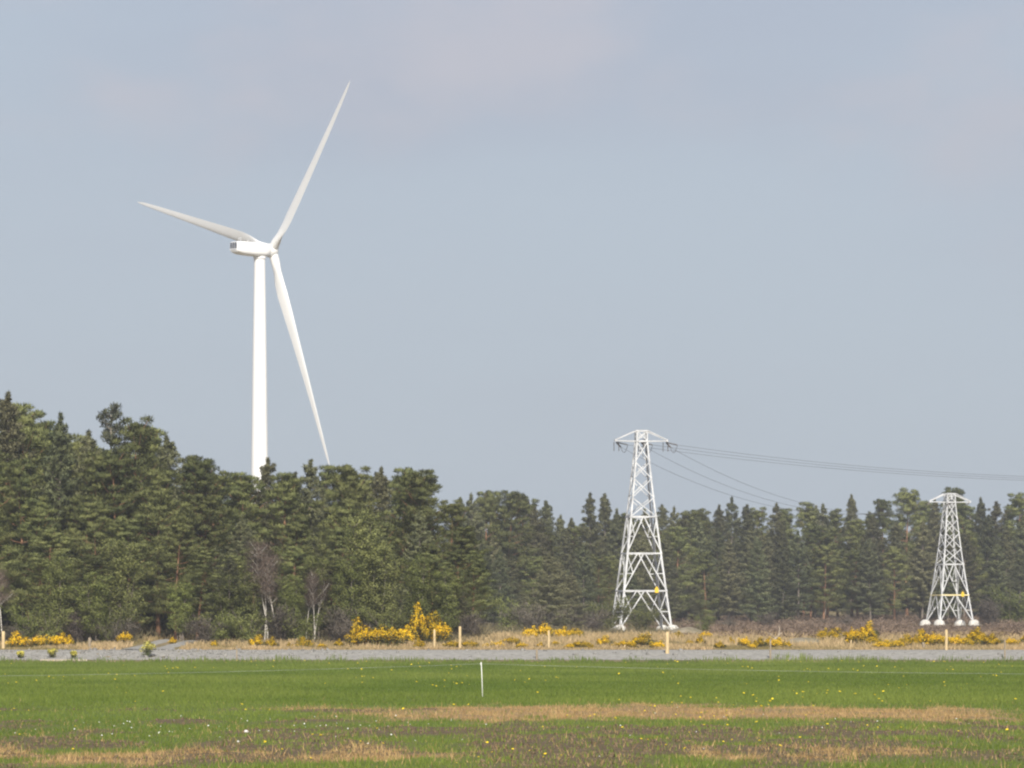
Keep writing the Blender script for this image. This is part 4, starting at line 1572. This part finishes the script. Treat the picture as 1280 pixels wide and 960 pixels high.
# thin high cloud veil: soft lilac grey wisps over the blue
tc = nt.nodes.new("ShaderNodeTexCoord")
mp = nt.nodes.new("ShaderNodeMapping")
mp.inputs["Scale"].default_value = (3.0, 3.0, 11.0)
nt.links.new(tc.outputs["Generated"], mp.inputs[0])
nz = nt.nodes.new("ShaderNodeTexNoise")
nz.inputs["Scale"].default_value = 2.2
nz.inputs["Detail"].default_value = 5
nt.links.new(mp.outputs[0], nz.inputs["Vector"])
mr = nt.nodes.new("ShaderNodeMapRange")
mr.inputs[1].default_value = 0.42
mr.inputs[2].default_value = 0.66
nt.links.new(nz.outputs["Fac"], mr.inputs[0])
sx = nt.nodes.new("ShaderNodeSeparateXYZ")
nt.links.new(tc.outputs["Generated"], sx.inputs[0])
hi = nt.nodes.new("ShaderNodeMapRange")
hi.interpolation_type = "SMOOTHSTEP"
hi.inputs[1].default_value = 0.04
hi.inputs[2].default_value = 0.19
warp = math_n(nt, "MULTIPLY", math_n(nt, "SUBTRACT", nz.outputs["Fac"], 0.5), 0.22)
nt.links.new(math_n(nt, "ADD", sx.outputs["Z"], warp), hi.inputs[0])
veil = mixc(nt, hi.outputs[0], (3.78, 4.34, 5.12), (3.42, 3.66, 4.48))
mp2 = nt.nodes.new("ShaderNodeMapping")
mp2.inputs["Location"].default_value = (0.9, 0.0, 0.35)
mp2.inputs["Rotation"].default_value = (0, R(14), 0)
mp2.inputs["Scale"].default_value = (9.0, 2.0, 16.0)
nt.links.new(tc.outputs["Generated"], mp2.inputs[0])
nz2 = nt.nodes.new("ShaderNodeTexNoise")
nz2.inputs["Scale"].default_value = 1.5
nz2.inputs["Detail"].default_value = 6
nt.links.new(mp2.outputs[0], nz2.inputs["Vector"])
wsp = nt.nodes.new("ShaderNodeMapRange")
wsp.interpolation_type = "SMOOTHSTEP"
wsp.inputs[1].default_value = 0.46
wsp.inputs[2].default_value = 0.68
nt.links.new(nz2.outputs["Fac"], wsp.inputs[0])
lift = nt.nodes.new("ShaderNodeMapRange")
lift.interpolation_type = "SMOOTHSTEP"
lift.inputs[1].default_value = 0.06
lift.inputs[2].default_value = 0.12
nt.links.new(sx.outputs["Z"], lift.inputs[0])
veil = mixc(nt, math_n(nt, "MULTIPLY", wsp.outputs[0], lift.outputs[0]), veil, (4.35, 4.15, 4.65))
vf = nt.nodes.new("ShaderNodeMapRange")
vf.inputs[1].default_value = 0.10
vf.inputs[2].default_value = 0.55
vf.inputs[3].default_value = 0.85
vf.inputs[4].default_value = 0.25
nt.links.new(sx.outputs["Z"], vf.inputs[0])
col = mixc(nt, vf.outputs[0], sky.outputs[0], veil)
nt.links.new(col, bg.inputs[0])
nt.links.new(bg.outputs[0], wo.inputs[0])

cam = bpy.data.cameras.new("camera")
cam.sensor_width = 36.0
cam.lens = F_PX / 1280 * 36.0
cam.shift_y = (HORIZON - 480) / 1280
cam.clip_start = 0.5
cam.clip_end = 6000
co = bpy.data.objects.new("camera", cam)
COL.objects.link(co)
co.location = (0, 0, EYE)
co.rotation_euler = (R(90), 0, 0)
scene.camera = co

scene.view_settings.view_transform = "Standard"
scene.view_settings.look = "None"
scene.view_settings.gamma = 1.0
scene.view_settings.exposure = 0.55
scene.render.engine = "CYCLES"
cy = scene.cycles
cy.use_denoising = True
cy.max_bounces = 5
cy.diffuse_bounces = 3
cy.transmission_bounces = 3
cy.transparent_max_bounces = 4
cy.volume_bounces = 0
cy.filter_width = 2.2
try:
    cy.pixel_filter_type = "BLACKMAN_HARRIS"
except Exception:
    pass
